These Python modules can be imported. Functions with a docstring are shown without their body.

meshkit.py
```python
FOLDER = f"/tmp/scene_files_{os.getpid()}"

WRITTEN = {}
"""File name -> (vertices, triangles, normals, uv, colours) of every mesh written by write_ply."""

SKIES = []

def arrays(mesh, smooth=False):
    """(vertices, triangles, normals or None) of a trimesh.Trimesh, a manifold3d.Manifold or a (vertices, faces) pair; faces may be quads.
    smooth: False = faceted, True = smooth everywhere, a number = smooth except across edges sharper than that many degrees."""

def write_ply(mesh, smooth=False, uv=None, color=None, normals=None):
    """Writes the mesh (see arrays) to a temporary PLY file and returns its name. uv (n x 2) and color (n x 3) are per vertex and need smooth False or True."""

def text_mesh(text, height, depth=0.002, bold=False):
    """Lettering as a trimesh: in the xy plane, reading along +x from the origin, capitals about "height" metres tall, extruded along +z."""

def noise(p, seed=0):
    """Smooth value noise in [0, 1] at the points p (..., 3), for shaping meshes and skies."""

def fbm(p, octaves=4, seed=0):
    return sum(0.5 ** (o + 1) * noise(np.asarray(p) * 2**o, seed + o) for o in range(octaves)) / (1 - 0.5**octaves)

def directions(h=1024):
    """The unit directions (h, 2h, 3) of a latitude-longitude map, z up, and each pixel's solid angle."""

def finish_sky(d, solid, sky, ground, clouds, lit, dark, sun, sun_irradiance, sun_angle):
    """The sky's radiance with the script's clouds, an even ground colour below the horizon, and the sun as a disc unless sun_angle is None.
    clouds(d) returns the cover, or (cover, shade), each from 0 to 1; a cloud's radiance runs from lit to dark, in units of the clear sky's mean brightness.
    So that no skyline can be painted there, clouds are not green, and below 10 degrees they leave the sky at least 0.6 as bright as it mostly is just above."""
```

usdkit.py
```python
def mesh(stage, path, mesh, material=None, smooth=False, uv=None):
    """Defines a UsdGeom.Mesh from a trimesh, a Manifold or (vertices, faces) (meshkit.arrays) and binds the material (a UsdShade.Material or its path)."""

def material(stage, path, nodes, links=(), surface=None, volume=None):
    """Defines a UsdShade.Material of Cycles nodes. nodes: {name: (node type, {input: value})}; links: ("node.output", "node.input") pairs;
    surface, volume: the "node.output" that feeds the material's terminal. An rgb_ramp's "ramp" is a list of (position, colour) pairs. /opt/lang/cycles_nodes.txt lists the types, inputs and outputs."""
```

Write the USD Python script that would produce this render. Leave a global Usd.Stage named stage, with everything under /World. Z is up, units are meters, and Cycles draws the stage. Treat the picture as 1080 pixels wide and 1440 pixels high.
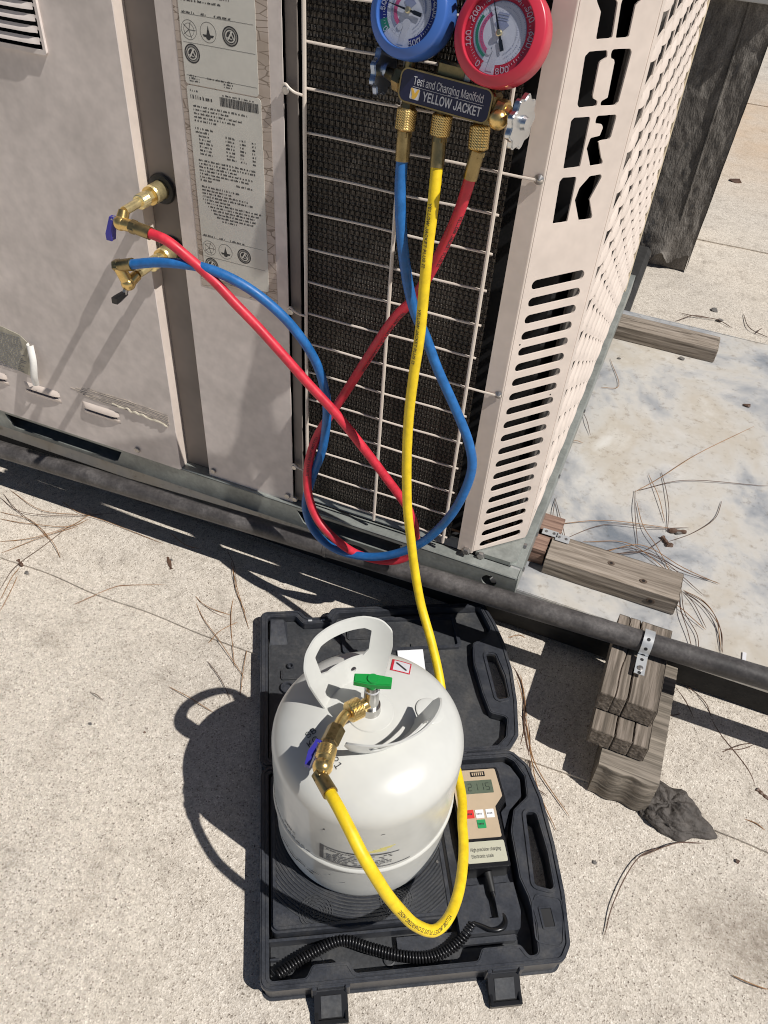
import math, random
import numpy as np, trimesh, usdkit, meshkit
from pxr import Usd, UsdGeom, UsdLux, UsdShade, Gf
from shapely.geometry import Polygon, Point, LineString, MultiPolygon, box as sbox
from shapely import affinity, union_all

rng = np.random.default_rng(7)
random.seed(7)
stage = Usd.Stage.CreateInMemory()
UsdGeom.SetStageUpAxis(stage, 'Z')
UsdGeom.SetStageMetersPerUnit(stage, 1.0)
UsdGeom.Xform.Define(stage, '/World')
UsdGeom.Scope.Define(stage, '/World/Looks')

# ------------------------------------------------------------------ camera, sun, sky
F, CX, CY, H = 1120.0, 540.0, 720.0, 1.12
R = np.array([[.92404586, .2984383, -.23890131], [.37760758, -.61513494, .69211381], [.05959673, -.72975584, -.68110545]])
CAM = np.array([0, 0, H])
cam = UsdGeom.Camera.Define(stage, '/World/camera')
cam.AddTransformOp().Set(Gf.Matrix4d(*[float(x) for x in (*R[:, 0], 0, *(-R[:, 1]), 0, *(-R[:, 2]), 0, *CAM, 1)]))
cam.CreateHorizontalApertureAttr(36.0)
cam.CreateVerticalApertureAttr(48.0)
cam.CreateFocalLengthAttr(36.0 * F / 1080)
cam.CreateClippingRangeAttr(Gf.Vec2f(.02, 1000))
cam.CreateExposureAttr(-0.05)
SUN = np.array([.70, -.140, 1.0]); SUN /= np.linalg.norm(SUN)
SUN_STRENGTH, SKY_STRENGTH = 1.25, .05
sun = UsdLux.DistantLight.Define(stage, '/World/sun')
sun.CreateIntensityAttr(SUN_STRENGTH); sun.CreateAngleAttr(.5); sun.CreateColorAttr(Gf.Vec3f(1, .965, .92)); sun.CreateNormalizeAttr(True)
_x = np.cross([0, 0, 1], SUN); _x /= np.linalg.norm(_x); _y = np.cross(SUN, _x)
sun.AddTransformOp().Set(Gf.Matrix4d(*[float(v) for v in (*_x, 0, *_y, 0, *SUN, 0, 0, 0, 5, 1)]))
sky = UsdLux.DomeLight.Define(stage, '/World/sky')
sky.CreateIntensityAttr(1.0)
sm = usdkit.material(stage, '/World/Looks/sky_look', {
    's': ('sky_texture', {'sky_type': 'single_scattering', 'sun_disc': False, 'air_density': .65, 'aerosol_density': .3, 'sun_elevation': float(math.asin(SUN[2])), 'sun_rotation': float(math.atan2(SUN[0], SUN[1]))}),
    'b': ('background_shader', {'strength': SKY_STRENGTH})}, [('s.color', 'b.color')], surface='b.background')
UsdShade.MaterialBindingAPI.Apply(sky.GetPrim()).Bind(sm)
sky.GetPrim().SetCustomDataByKey('kind', 'structure')


def ray(px, py): return R @ np.array([(px - CX) / F, (py - CY) / F, 1.0])
def atz(px, py, z): r = ray(px, py); return CAM + r * ((z - H) / r[2])
def aty(px, py, y): r = ray(px, py); return CAM + r * (y / r[1])


# ------------------------------------------------------------------ helpers: prims
used = {}
def path_for(parent, name):
    k = (parent, name); n = used.get(k, 0); used[k] = n + 1
    return f'{parent}/{name}' if n == 0 else f'{parent}/{name}_{n:03d}'
def tag(p, label=None, cat=None, group=None, kind=None):
    p = p.GetPrim() if hasattr(p, 'GetPrim') else p
    for k, v in (('label', label), ('category', cat), ('group', group), ('kind', kind)):
        if v: p.SetCustomDataByKey(k, v)
    return p
def thing(name, label, cat, loc=(0, 0, 0), rotz=0, group=None, kind=None):
    x = UsdGeom.Xform.Define(stage, path_for('/World', name))
    if any(loc): x.AddTranslateOp().Set(Gf.Vec3d(*map(float, loc)))
    if rotz: x.AddRotateZOp().Set(float(rotz))
    return tag(x, label, cat, group, kind)
def obj(name, mesh, m, parent=None, smooth=32, label=None, kind=None, cat=None, group=None):
    par = '/World' if parent is None else str(parent.GetPath())
    if isinstance(mesh, list): mesh = trimesh.util.concatenate(mesh)
    p = usdkit.mesh(stage, path_for(par, name), mesh, m, smooth=smooth).GetPrim()
    return tag(p, label, cat, group, kind)


# ------------------------------------------------------------------ helpers: meshes
def T(m, mat): m = m.copy(); m.apply_transform(mat); return m
def move(m, *t): m = m.copy(); m.apply_translation(t); return m
def frame(o, z, x=None):
    z = np.array(z, float); z /= np.linalg.norm(z)
    x = np.array(x, float) if x is not None else (np.array([1., 0, 0]) if abs(z[0]) < .9 else np.array([0, 1., 0]))
    x = x - z * (x @ z); x /= np.linalg.norm(x)
    M = np.eye(4); M[:3, 0], M[:3, 1], M[:3, 2], M[:3, 3] = x, np.cross(z, x), z, o
    return M
def hull(p): return trimesh.convex.convex_hull(np.asarray(p))
def rb(x0, x1, y0, y1, z0, z1, c=.002):
    """box with chamfered edges"""
    P = []
    lo, hi = np.array([x0, y0, z0]), np.array([x1, y1, z1])
    c = min(c, .45 * (hi - lo).min())
    for s in np.ndindex(2, 2, 2):
        b = np.where(s, hi, lo); d = np.where(s, -c, c)
        for k in range(3):
            q = b + d; q[k] = b[k]; P.append(q)
    return hull(P)
def ext(poly, h, z0=0.0):
    g = [poly] if poly.geom_type == 'Polygon' else list(poly.geoms)
    return move(trimesh.util.concatenate([trimesh.creation.extrude_polygon(p, h, engine='earcut') for p in g if p.area > 1e-9]), 0, 0, z0)
def rpoly(x0, x1, y0, y1, r): return sbox(x0 + r, y0 + r, x1 - r, y1 - r).buffer(r, quad_segs=5)
FRONT = np.array([[1, 0, 0, 0], [0, 0, -1, 0], [0, 1, 0, 0], [0, 0, 0, 1.0]])
def fz(poly, y, th):
    """polygon in (x, z) as a sheet whose front is at y and which is th deep"""
    return move(T(ext(poly, th), FRONT), 0, y + th, 0)
def cone(p0, p1, r0, r1=None, n=20):
    r1 = r0 if r1 is None else r1; p0, p1 = np.array(p0, float), np.array(p1, float); L = np.linalg.norm(p1 - p0)
    return T(lathe([(0, 0), (r0, 0), (r1, L), (0, L)], n), frame(p0, p1 - p0))
def lathe(prof, n=24): return trimesh.creation.revolve(np.array(prof, float), sections=n)
def nut(p0, p1, r, n=6, c=.15):
    p0, p1 = np.array(p0, float), np.array(p1, float); L = np.linalg.norm(p1 - p0); c = c * r
    return T(lathe([(0, 0), (r - c, 0), (r, c), (r, L - c), (r - c, L), (0, L)], n), frame(p0, p1 - p0))
def knurl(p0, p1, r, n=44):
    p0, p1 = np.array(p0, float), np.array(p1, float); L = np.linalg.norm(p1 - p0)
    prof = [(0, 0), (r * .85, 0)] + [(r * (1.0 if k % 2 else .975), L * (.06 + .88 * k / 16)) for k in range(17)] + [(r * .85, L), (0, L)]
    m = lathe(prof, n); v = m.vertices.copy()
    a = np.arctan2(v[:, 1], v[:, 0]); k = np.round(a / (2 * np.pi / n)).astype(int)
    row = np.round((v[:, 2] / L - .06) / (.88 / 16)).astype(int)
    v[:, :2] *= (1 - .028 * ((k + row) % 2))[:, None]
    m.vertices = v
    return T(m, frame(p0, p1 - p0))
def spline(P, n=12):
    P = np.array(P, float); Q = np.vstack([2 * P[0] - P[1], P, 2 * P[-1] - P[-2]]); out = []
    for i in range(1, len(Q) - 2):
        d = [max(np.linalg.norm(Q[i + k] - Q[i + k - 1]), 1e-6) ** .5 for k in (0, 1, 2)]
        t0, t1 = 0, d[0]; t2 = t1 + d[1]; t3 = t2 + d[2]
        for t in np.linspace(t1, t2, n, endpoint=False):
            A1 = Q[i - 1] * (t1 - t) / (t1 - t0) + Q[i] * (t - t0) / (t1 - t0)
            A2 = Q[i] * (t2 - t) / (t2 - t1) + Q[i + 1] * (t - t1) / (t2 - t1)
            A3 = Q[i + 1] * (t3 - t) / (t3 - t2) + Q[i + 2] * (t - t2) / (t3 - t2)
            B1 = A1 * (t2 - t) / (t2 - t0) + A2 * (t - t0) / (t2 - t0); B2 = A2 * (t3 - t) / (t3 - t1) + A3 * (t - t1) / (t3 - t1)
            out.append(B1 * (t2 - t) / (t2 - t1) + B2 * (t - t1) / (t2 - t1))
    return np.array(out + [P[-1]])
def smooth_path(p, k=3):
    for _ in range(k): p = np.vstack([p[:1], (p[:-2] + 2 * p[1:-1] + p[2:]) / 4, p[-1:]])
    return p
def frames(p):
    t = np.gradient(p, axis=0); t /= np.linalg.norm(t, axis=1, keepdims=True)
    a = np.cross(t[0], [0, 0, 1.0]); a = a / np.linalg.norm(a) if np.linalg.norm(a) > 1e-3 else np.array([1., 0, 0]); A = []
    for k in range(len(p)):
        a = a - t[k] * (a @ t[k]); a /= np.linalg.norm(a); A.append(a)
    return t, np.array(A), np.cross(t, np.array(A))
def tube(p, r, n=10, caps=True):
    p = np.asarray(p, float); t, a, b = frames(p); r = np.broadcast_to(r, (len(p),))
    ang = np.arange(n) * 2 * np.pi / n
    v = p[:, None] + r[:, None, None] * (np.cos(ang)[None, :, None] * a[:, None] + np.sin(ang)[None, :, None] * b[:, None])
    i, j = np.meshgrid(np.arange(len(p) - 1), np.arange(n), indexing='ij'); j2 = (j + 1) % n
    q = np.stack([i * n + j, i * n + j2, (i + 1) * n + j2, (i + 1) * n + j], -1).reshape(-1, 4)
    f = np.vstack([q[:, [0, 1, 2]], q[:, [0, 2, 3]]]); v = v.reshape(-1, 3)
    if caps:
        N = len(v); v = np.vstack([v, p[0], p[-1]]); k = np.arange(n); L = (len(p) - 1) * n
        f = np.vstack([f, np.stack([np.full(n, N), (k + 1) % n, k], 1), np.stack([np.full(n, N + 1), L + k, L + (k + 1) % n], 1)])
    return trimesh.Trimesh(v, f, process=False)
def grid(fn, nu, nv, thick=None):
    """surface fn(u, v) over the unit square; thick gives it a back along -normal"""
    u, v = np.meshgrid(np.linspace(0, 1, nu + 1), np.linspace(0, 1, nv + 1), indexing='ij')
    P = fn(u.ravel(), v.ravel()); i, j = np.meshgrid(np.arange(nu), np.arange(nv), indexing='ij'); k = (i * (nv + 1) + j).ravel()
    f = np.vstack([np.stack([k, k + nv + 1, k + nv + 2], 1), np.stack([k, k + nv + 2, k + 1], 1)])
    m = trimesh.Trimesh(P, f, process=False)
    if thick:
        nrm = m.vertex_normals; N = len(P)
        e = trimesh.grouping.group_rows(m.edges_sorted, require_count=1); ed = m.edges[e]
        side = np.vstack([np.stack([ed[:, 0], ed[:, 0] + N, ed[:, 1]], 1), np.stack([ed[:, 1], ed[:, 0] + N, ed[:, 1] + N], 1)])
        m = trimesh.Trimesh(np.vstack([P, P - nrm * thick]), np.vstack([f, f[:, ::-1] + N, side]), process=False)
    return m
def wood(x0, x1, y0, y1, z0, z1, along, depth=.0016, freq=260., seed=0, n=(46, 26, 26), cracks=()):
    """a weathered timber: grain grooves run along the axis 'along'"""
    m = trimesh.creation.box([1, 1, 1]); parts = []
    lo, hi = np.array([x0, y0, z0]), np.array([x1, y1, z1]); c = (lo + hi) / 2
    for ax in range(3):
        for s in (0, 1):
            o = [k for k in range(3) if k != ax]
            nn = [14 if k == along else n[0] for k in o]
            def fn(u, v, ax=ax, s=s, o=o):
                P = np.empty((len(u), 3)); P[:, ax] = (lo, hi)[s][ax]
                P[:, o[0]] = lo[o[0]] + u * (hi - lo)[o[0]]; P[:, o[1]] = lo[o[1]] + v * (hi - lo)[o[1]]
                return P
            g = grid(fn, *nn)
            want = np.zeros(3); want[ax] = 1 if s else -1
            if g.face_normals[0] @ want < 0: g.invert()
            parts.append(g)
    m = trimesh.util.concatenate(parts); v = m.vertices.copy()
    o = [k for k in range(3) if k != along]; q = np.zeros((len(v), 3)); L = v[:, along] - c[along]
    wob = .0016 * np.sin(L * 23 + seed) + .0009 * np.sin(L * 61 + 2 * seed)
    q[:, 0] = (v[:, o[0]] - c[o[0]] + wob) * freq; q[:, 1] = (v[:, o[1]] - c[o[1]] + wob) * freq; q[:, 2] = L * 6 + seed * 9.1
    g = meshkit.noise(q, seed); g = np.clip((g - .35) * 1.6, 0, 1) * .7 + .3 * meshkit.noise(q * .35, seed + 3)
    big = meshkit.fbm((v - c) * 14 + seed, 2, seed) - .5
    d = v - c; half = (hi - lo) / 2; edge = np.abs(d) / half
    k = (1 - g) * depth + np.abs(big) * .0012
    for cp, cw, cd in cracks: k = k + cd * np.exp(-((v[:, o[0]] - c[o[0]] + 2.2 * wob - cp) / cw) ** 2)
    for ax in range(3):
        on = edge[:, ax] > .999
        amt = k if ax != along else k * .55
        v[:, ax] -= np.where(on, np.sign(d[:, ax]) * amt, 0)
    # rounded arrises
    near = np.sort(edge * half - half, 1); cnt = (edge > .93).sum(1)
    v = c + (v - c) * np.where(cnt >= 2, .994, 1)[:, None]
    m.vertices = v
    m.merge_vertices()
    return m


# ------------------------------------------------------------------ materials
looks = {}
def mat(name, col, rough=.5, metal=0., var=.12, vs=14., detail=5., bump=0., bs=300., bd=.002, spec=.5, stretch=None, tint=None, fine=None, coat=0., roughvar=0.):
    """principled; colour varies over noise between col*(1-var) and col*(1+var); bump: fine noise; stretch scales the coordinate; fine: (scale, amount) of speckle; tint: second colour of the patches"""
    if name in looks: return looks[name]
    c = np.array(col, float); hi = np.array(tint, float) if tint is not None else np.minimum(c * (1 + var), 1)
    N = {'g': ('geometry', {}), 'm': ('mapping', {'scale': stretch or (1, 1, 1)}), 'n': ('noise_texture', {'scale': vs, 'detail': detail, 'roughness': .62}),
         'r': ('rgb_ramp', {'ramp': [(.32, c * (1 - var)), (.5, c), (.7, hi)]}), 'p': ('principled_bsdf', {'roughness': rough, 'metallic': metal, 'specular_ior_level': spec, 'coat_weight': coat})}
    L = [('g.position', 'm.vector'), ('m.vector', 'n.vector'), ('n.fac', 'r.fac')]
    out = 'r.color'
    if fine:
        N['w'] = ('noise_texture', {'scale': fine[0], 'detail': 2.0, 'roughness': .6})
        N['wr'] = ('rgb_ramp', {'ramp': [(.3, (1 - fine[1],) * 3), (.5, (1,) * 3), (.7, (1 + fine[1],) * 3)]})
        N['mx'] = ('mix_color', {'blend_type': 'multiply', 'fac': 1.0, 'use_clamp': False})
        L += [('g.position', 'w.vector'), ('w.fac', 'wr.fac'), (out, 'mx.a'), ('wr.color', 'mx.b')]; out = 'mx.result'
    L.append((out, 'p.base_color'))
    if roughvar:
        N['rr'] = ('map_range', {'from_min': .3, 'from_max': .7, 'to_min': max(rough - roughvar, .02), 'to_max': rough + roughvar})
        L += [('n.fac', 'rr.value'), ('rr.result', 'p.roughness')]
    if bump:
        N['bn'] = ('noise_texture', {'scale': bs, 'detail': 3.0}); N['b'] = ('bump', {'strength': bump, 'distance': bd})
        L += [('m.vector', 'bn.vector'), ('bn.fac', 'b.height'), ('b.normal', 'p.normal')]
    looks[name] = usdkit.material(stage, f'/World/Looks/{name}', N, L, surface='p.BSDF')
    return looks[name]

CREAM = mat('cream_paint', (.68, .585, .515), .48, var=.07, vs=7, fine=(55, .04), bump=.06, bs=500, bd=.0006, roughvar=.08)
DOORP = mat('weathered_cream_paint', (.66, .59, .548), .55, var=.14, vs=10, fine=(60, .07), bump=.08, bs=420, bd=.0006, roughvar=.1)
BRIGHTG = mat('bright_galvanised', (.62, .63, .63), .38, metal=.5, var=.1)
GALV = mat('galvanised_steel', (.27, .285, .265), .42, metal=.3, var=.25, vs=16, fine=(160, .10), bump=.1, bs=250, bd=.0006)
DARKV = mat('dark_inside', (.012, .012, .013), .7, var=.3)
LIP = mat('dull_brown_shade', (.21, .18, .16), .6, var=.15, vs=10)  # dull brown with the recess shade painted in; the lip takes it too
WIRE = mat('cream_wire', (.66, .58, .50), .4, var=.06)
CHROME = mat('chrome', (.66, .68, .70), .26, metal=1., var=.05)
STEEL = mat('screw_steel', (.42, .40, .38), .35, metal=.9, var=.2, vs=120)
BRASS = mat('brass', (.72, .51, .20), .27, metal=.92, var=.14, vs=60, roughvar=.08)
BRASSP = mat('pale_brass', (.88, .74, .40), .30, metal=.85, var=.1, vs=70, roughvar=.06)
BRASSD = mat('dull_brass', (.33, .25, .12), .36, metal=1., var=.25, vs=70, roughvar=.1)
RED = mat('red_hose_rubber', (.56, .024, .045), .46, var=.18, vs=45, fine=(140, .10), roughvar=.12)
BLUE = mat('blue_hose_rubber', (.014, .12, .35), .46, var=.2, vs=45, fine=(140, .12), roughvar=.12)
YEL = mat('yellow_hose_rubber', (.78, .55, .012), .48, var=.12, vs=45, fine=(120, .08), roughvar=.1)
PRINT = mat('black_print', (.03, .03, .032), .6, var=.05)
PRINTG = mat('grey_print', (.22, .22, .23), .6, var=.2, vs=200)
PAPER = mat('label_paper', (.62, .60, .54), .5, var=.06, vs=18, fine=(90, .03))
NAVY = mat('navy_plate', (.012, .014, .05), .4, var=.1)
WHITEP = mat('white_print', (.62, .62, .64), .5, var=.03)
GOLDP = mat('gold_print', (.75, .45, .06), .5, var=.03)
BOOTB = mat('blue_boot_rubber', (.045, .125, .40), .33, var=.08)
BOOTR = mat('red_boot_rubber', (.50, .030, .055), .33, var=.08)
DIALW = mat('dial_white', (.66, .67, .70), .5, var=.02)
DIALB = mat('dial_blue', (.012, .02, .18), .5, var=.02)
DIALR = mat('dial_red', (.55, .012, .03), .5, var=.02)
DIALG = mat('dial_green', (.02, .22, .12), .5, var=.02)
DIALP = mat('dial_pink', (.60, .10, .22), .5, var=.02)
DIALS = mat('dial_slate', (.30, .33, .45), .5, var=.02)
NEEDLE = mat('needle_black', (.01, .01, .01), .4)
TANK = mat('tank_paint', (.565, .565, .53), .26, var=.035, vs=9, fine=(45, .02), bump=.03, bs=180, bd=.0008, roughvar=.06)
GREEN = mat('green_plastic', (.010, .28, .05), .38, var=.05)
BLUEPL = mat('blue_lever_plastic', (.035, .03, .28), .35, var=.1)
BLACKPL = mat('black_plastic', (.010, .010, .011), .30, var=.15)
CASE = mat('charcoal_plastic', (.036, .039, .047), .38, var=.22, vs=30, tint=(.058, .058, .060), fine=(260, .2), bump=.14, bs=900, bd=.0004, roughvar=.08)
CASEF = mat('charcoal_plastic_floor', (.042, .044, .048), .45, var=.22, vs=24, tint=(.075, .073, .070), fine=(220, .22), bump=.16, bs=900, bd=.0004)
RUBBER = mat('black_rubber', (.016, .016, .016), .55, var=.2, vs=40)
TAN = mat('tan_faceplate', (.46, .36, .25), .5, var=.05, vs=30)
LCD = mat('lcd_glass', (.10, .125, .09), .15, var=.1)
LABELG = mat('grey_label', (.47, .46, .36), .5, var=.04)
PIPE = mat('grey_pipe', (.066, .060, .058), .5, var=.45, vs=20, tint=(.13, .12, .115), fine=(220, .25), bump=.15, bs=200, bd=.0008)
TAR = mat('black_mastic', (.17, .152, .133), .75, var=.4, vs=24, tint=(.28, .255, .225), bump=.75, bs=150, bd=.003, stretch=(1.5, 1, .5), fine=(240, .3))
TARB = mat('grey_mastic', (.075, .065, .057), .75, var=.35, vs=70, bump=.7, bs=220, bd=.003)
NEED_A = mat('needle_tan', (.30, .16, .07), .55, var=.2, vs=30)
NEED_B = mat('needle_brown', (.10, .055, .035), .6, var=.25, vs=30)
ROCK = mat('grey_chip', (.13, .12, .11), .8, var=.4, vs=160, bump=.5, bs=400, bd=.001)
def wood_mat(name, along, c0, c1):
    st = [110., 110., 110.]; st[along] = 5.
    N = {'g': ('geometry', {}), 'm': ('mapping', {'scale': tuple(st)}), 'm2': ('mapping', {'scale': tuple(s * .25 for s in st)}), 'n': ('noise_texture', {'scale': 1.6, 'detail': 6.0, 'roughness': .65, 'distortion': .6}),
         'n2': ('noise_texture', {'scale': 1.0, 'detail': 3.0}), 'r': ('rgb_ramp', {'ramp': [(.33, np.array(c0) * .58), (.45, c0), (.62, c1), (.78, np.array(c1) * 1.1)]}),
         'r2': ('rgb_ramp', {'ramp': [(.35, (.72, .70, .68)), (.65, (1.1, 1.08, 1.05))]}), 'mx': ('mix_color', {'blend_type': 'multiply', 'fac': 1.0, 'use_clamp': False}),
         'b': ('bump', {'strength': .5, 'distance': .0012}), 'p': ('principled_bsdf', {'roughness': .85, 'specular_ior_level': .25})}
    return usdkit.material(stage, f'/World/Looks/{name}', N, [('g.position', 'm.vector'), ('g.position', 'm2.vector'), ('m.vector', 'n.vector'), ('m2.vector', 'n2.vector'), ('n.fac', 'r.fac'), ('n2.fac', 'r2.fac'),
                           ('r.color', 'mx.a'), ('r2.color', 'mx.b'), ('mx.result', 'p.base_color'), ('n.fac', 'b.height'), ('b.normal', 'p.normal')], surface='p.BSDF')
WOODX = wood_mat('grey_timber_along_x', 0, (.235, .20, .165), (.36, .315, .27))
WOODY = wood_mat('grey_timber_along_y', 1, (.165, .14, .115), (.28, .24, .205))
WOODD = wood_mat('dark_timber_block', 0, (.165, .145, .12), (.29, .255, .215))
WOODR = wood_mat('red_brown_timber', 0, (.22, .14, .11), (.34, .23, .18))

# roof membrane: mineral granules, broad stains
ROOF = usdkit.material(stage, '/World/Looks/roof_granules', {
    'g': ('geometry', {}),
    'v': ('voronoi_texture', {'scale': 540., 'randomness': 1.0}), 'sc': ('rgb_to_bw', {}), 'vr': ('rgb_ramp', {'ramp': [(.0, (.10, .085, .07)), (.08, (.25, .215, .18)), (.22, (.47, .425, .365)), (.60, (.585, .535, .468)), (.86, (.68, .63, .56)), (1., (.86, .81, .73))]}),
    'n': ('noise_texture', {'scale': 2.2, 'detail': 7.0, 'roughness': .65}), 'nr': ('rgb_ramp', {'ramp': [(.30, (.80, .79, .78)), (.46, (1., .99, .975)), (.72, (1.06, 1.035, 1.0))]}),
    'n2': ('noise_texture', {'scale': 16., 'detail': 5.0, 'roughness': .6}), 'n2r': ('rgb_ramp', {'ramp': [(.30, (.72, .71, .70)), (.38, (.90, .895, .89)), (.52, (1., 1., 1.))]}),
    'n3': ('noise_texture', {'scale': 95., 'detail': 3.0, 'roughness': .6}), 'n3r': ('rgb_ramp', {'ramp': [(.30, (.81, .805, .80)), (.5, (1.01, 1.01, 1.01)), (.7, (1.07, 1.07, 1.07))]}),
    'm1': ('mix_color', {'blend_type': 'multiply', 'fac': 1., 'use_clamp': False}), 'm2': ('mix_color', {'blend_type': 'multiply', 'fac': 1., 'use_clamp': False}), 'm3': ('mix_color', {'blend_type': 'multiply', 'fac': 1., 'use_clamp': False}),
    'ps': ('mapping', {'location': (-.35, -4.3, 0)}), 'sx': ('vector_math', {'math_type': 'length'}), 'os': ('map_range', {'from_min': .35, 'from_max': 1.1, 'to_min': .75, 'to_max': 0., 'clamp': True}),
    'on': ('noise_texture', {'scale': 7., 'detail': 4.}), 'om': ('math', {'math_type': 'multiply'}), 'mo': ('mix_color', {'blend_type': 'mix', 'b': (.55, .36, .20), 'use_clamp': False}),
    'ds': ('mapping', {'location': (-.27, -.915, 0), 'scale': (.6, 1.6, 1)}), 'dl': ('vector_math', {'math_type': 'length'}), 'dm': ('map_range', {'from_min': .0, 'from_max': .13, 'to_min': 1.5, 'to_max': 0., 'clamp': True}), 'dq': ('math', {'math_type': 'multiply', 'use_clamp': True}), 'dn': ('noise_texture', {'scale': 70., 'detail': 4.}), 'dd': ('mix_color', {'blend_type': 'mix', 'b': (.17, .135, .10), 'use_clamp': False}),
    'b': ('bump', {'strength': .55, 'distance': .0014}), 'p': ('principled_bsdf', {'roughness': .9, 'specular_ior_level': .2})},
    [('g.position', 'v.vector'), ('v.color', 'sc.color'), ('sc.val', 'vr.fac'), ('g.position', 'n.vector'), ('n.fac', 'nr.fac'), ('g.position', 'n2.vector'), ('n2.fac', 'n2r.fac'), ('g.position', 'n3.vector'), ('n3.fac', 'n3r.fac'),
     ('vr.color', 'm1.a'), ('nr.color', 'm1.b'), ('m1.result', 'm2.a'), ('n2r.color', 'm2.b'), ('m2.result', 'm3.a'), ('n3r.color', 'm3.b'),
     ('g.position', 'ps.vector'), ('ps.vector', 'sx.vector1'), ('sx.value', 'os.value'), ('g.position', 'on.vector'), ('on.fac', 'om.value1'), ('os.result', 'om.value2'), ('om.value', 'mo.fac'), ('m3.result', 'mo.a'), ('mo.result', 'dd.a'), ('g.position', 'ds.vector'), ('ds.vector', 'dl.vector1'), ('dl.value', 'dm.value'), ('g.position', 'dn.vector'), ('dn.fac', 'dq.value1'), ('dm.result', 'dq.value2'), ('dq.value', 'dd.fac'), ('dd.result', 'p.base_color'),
     ('v.distance', 'b.height'), ('b.normal', 'p.normal')], surface='p.BSDF')
# weathered sheet metal: blue-grey sky reflection painted in, dried tan dirt, white blooms
PAN = usdkit.material(stage, '/World/Looks/weathered_sheet_metal', {
    'g': ('geometry', {}), 'n': ('noise_texture', {'scale': 3.4, 'detail': 6.0, 'roughness': .62, 'distortion': .4}), 'r': ('rgb_ramp', {'ramp': [(.34, (.27, .30, .335)), (.44, (.38, .385, .39)), (.52, (.47, .45, .415)), (.62, (.43, .39, .33)), (.74, (.55, .53, .49))]}),
    'n2': ('noise_texture', {'scale': 9., 'detail': 8.0, 'roughness': .7}), 'r2': ('rgb_ramp', {'ramp': [(.52, (0, 0, 0)), (.74, (.8, .8, .8))]}), 'mw': ('mix_color', {'blend_type': 'mix', 'b': (.62, .61, .585)}),
    'n3': ('noise_texture', {'scale': 60., 'detail': 4.0, 'roughness': .7}), 'r3': ('rgb_ramp', {'ramp': [(.28, (.70, .66, .62)), (.44, (1, 1, 1)), (.8, (1.05, 1.05, 1.05))]}), 'm3': ('mix_color', {'blend_type': 'multiply', 'fac': 1., 'use_clamp': False}),
    'k': ('math', {'math_type': 'multiply', 'value2': .6}), 'mr': ('map_range', {'from_min': .35, 'from_max': .6, 'to_min': .38, 'to_max': .75, 'clamp': True}), 'mm': ('map_range', {'from_min': .36, 'from_max': .5, 'to_min': .45, 'to_max': .0, 'clamp': True}),
    'b': ('bump', {'strength': .2, 'distance': .002}), 'p': ('principled_bsdf', {'specular_ior_level': .4})},
    [('g.position', 'n.vector'), ('n.fac', 'r.fac'), ('g.position', 'n2.vector'), ('n2.fac', 'r2.fac'), ('r2.color', 'k.value1'), ('k.value', 'mw.fac'), ('r.color', 'mw.a'), ('g.position', 'n3.vector'), ('n3.fac', 'r3.fac'), ('mw.result', 'm3.a'), ('r3.color', 'm3.b'),
     ('m3.result', 'p.base_color'), ('n.fac', 'mr.value'), ('mr.result', 'p.roughness'), ('n.fac', 'mm.value'), ('mm.result', 'p.metallic'), ('n2.fac', 'b.height'), ('b.normal', 'p.normal')], surface='p.BSDF')
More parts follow.
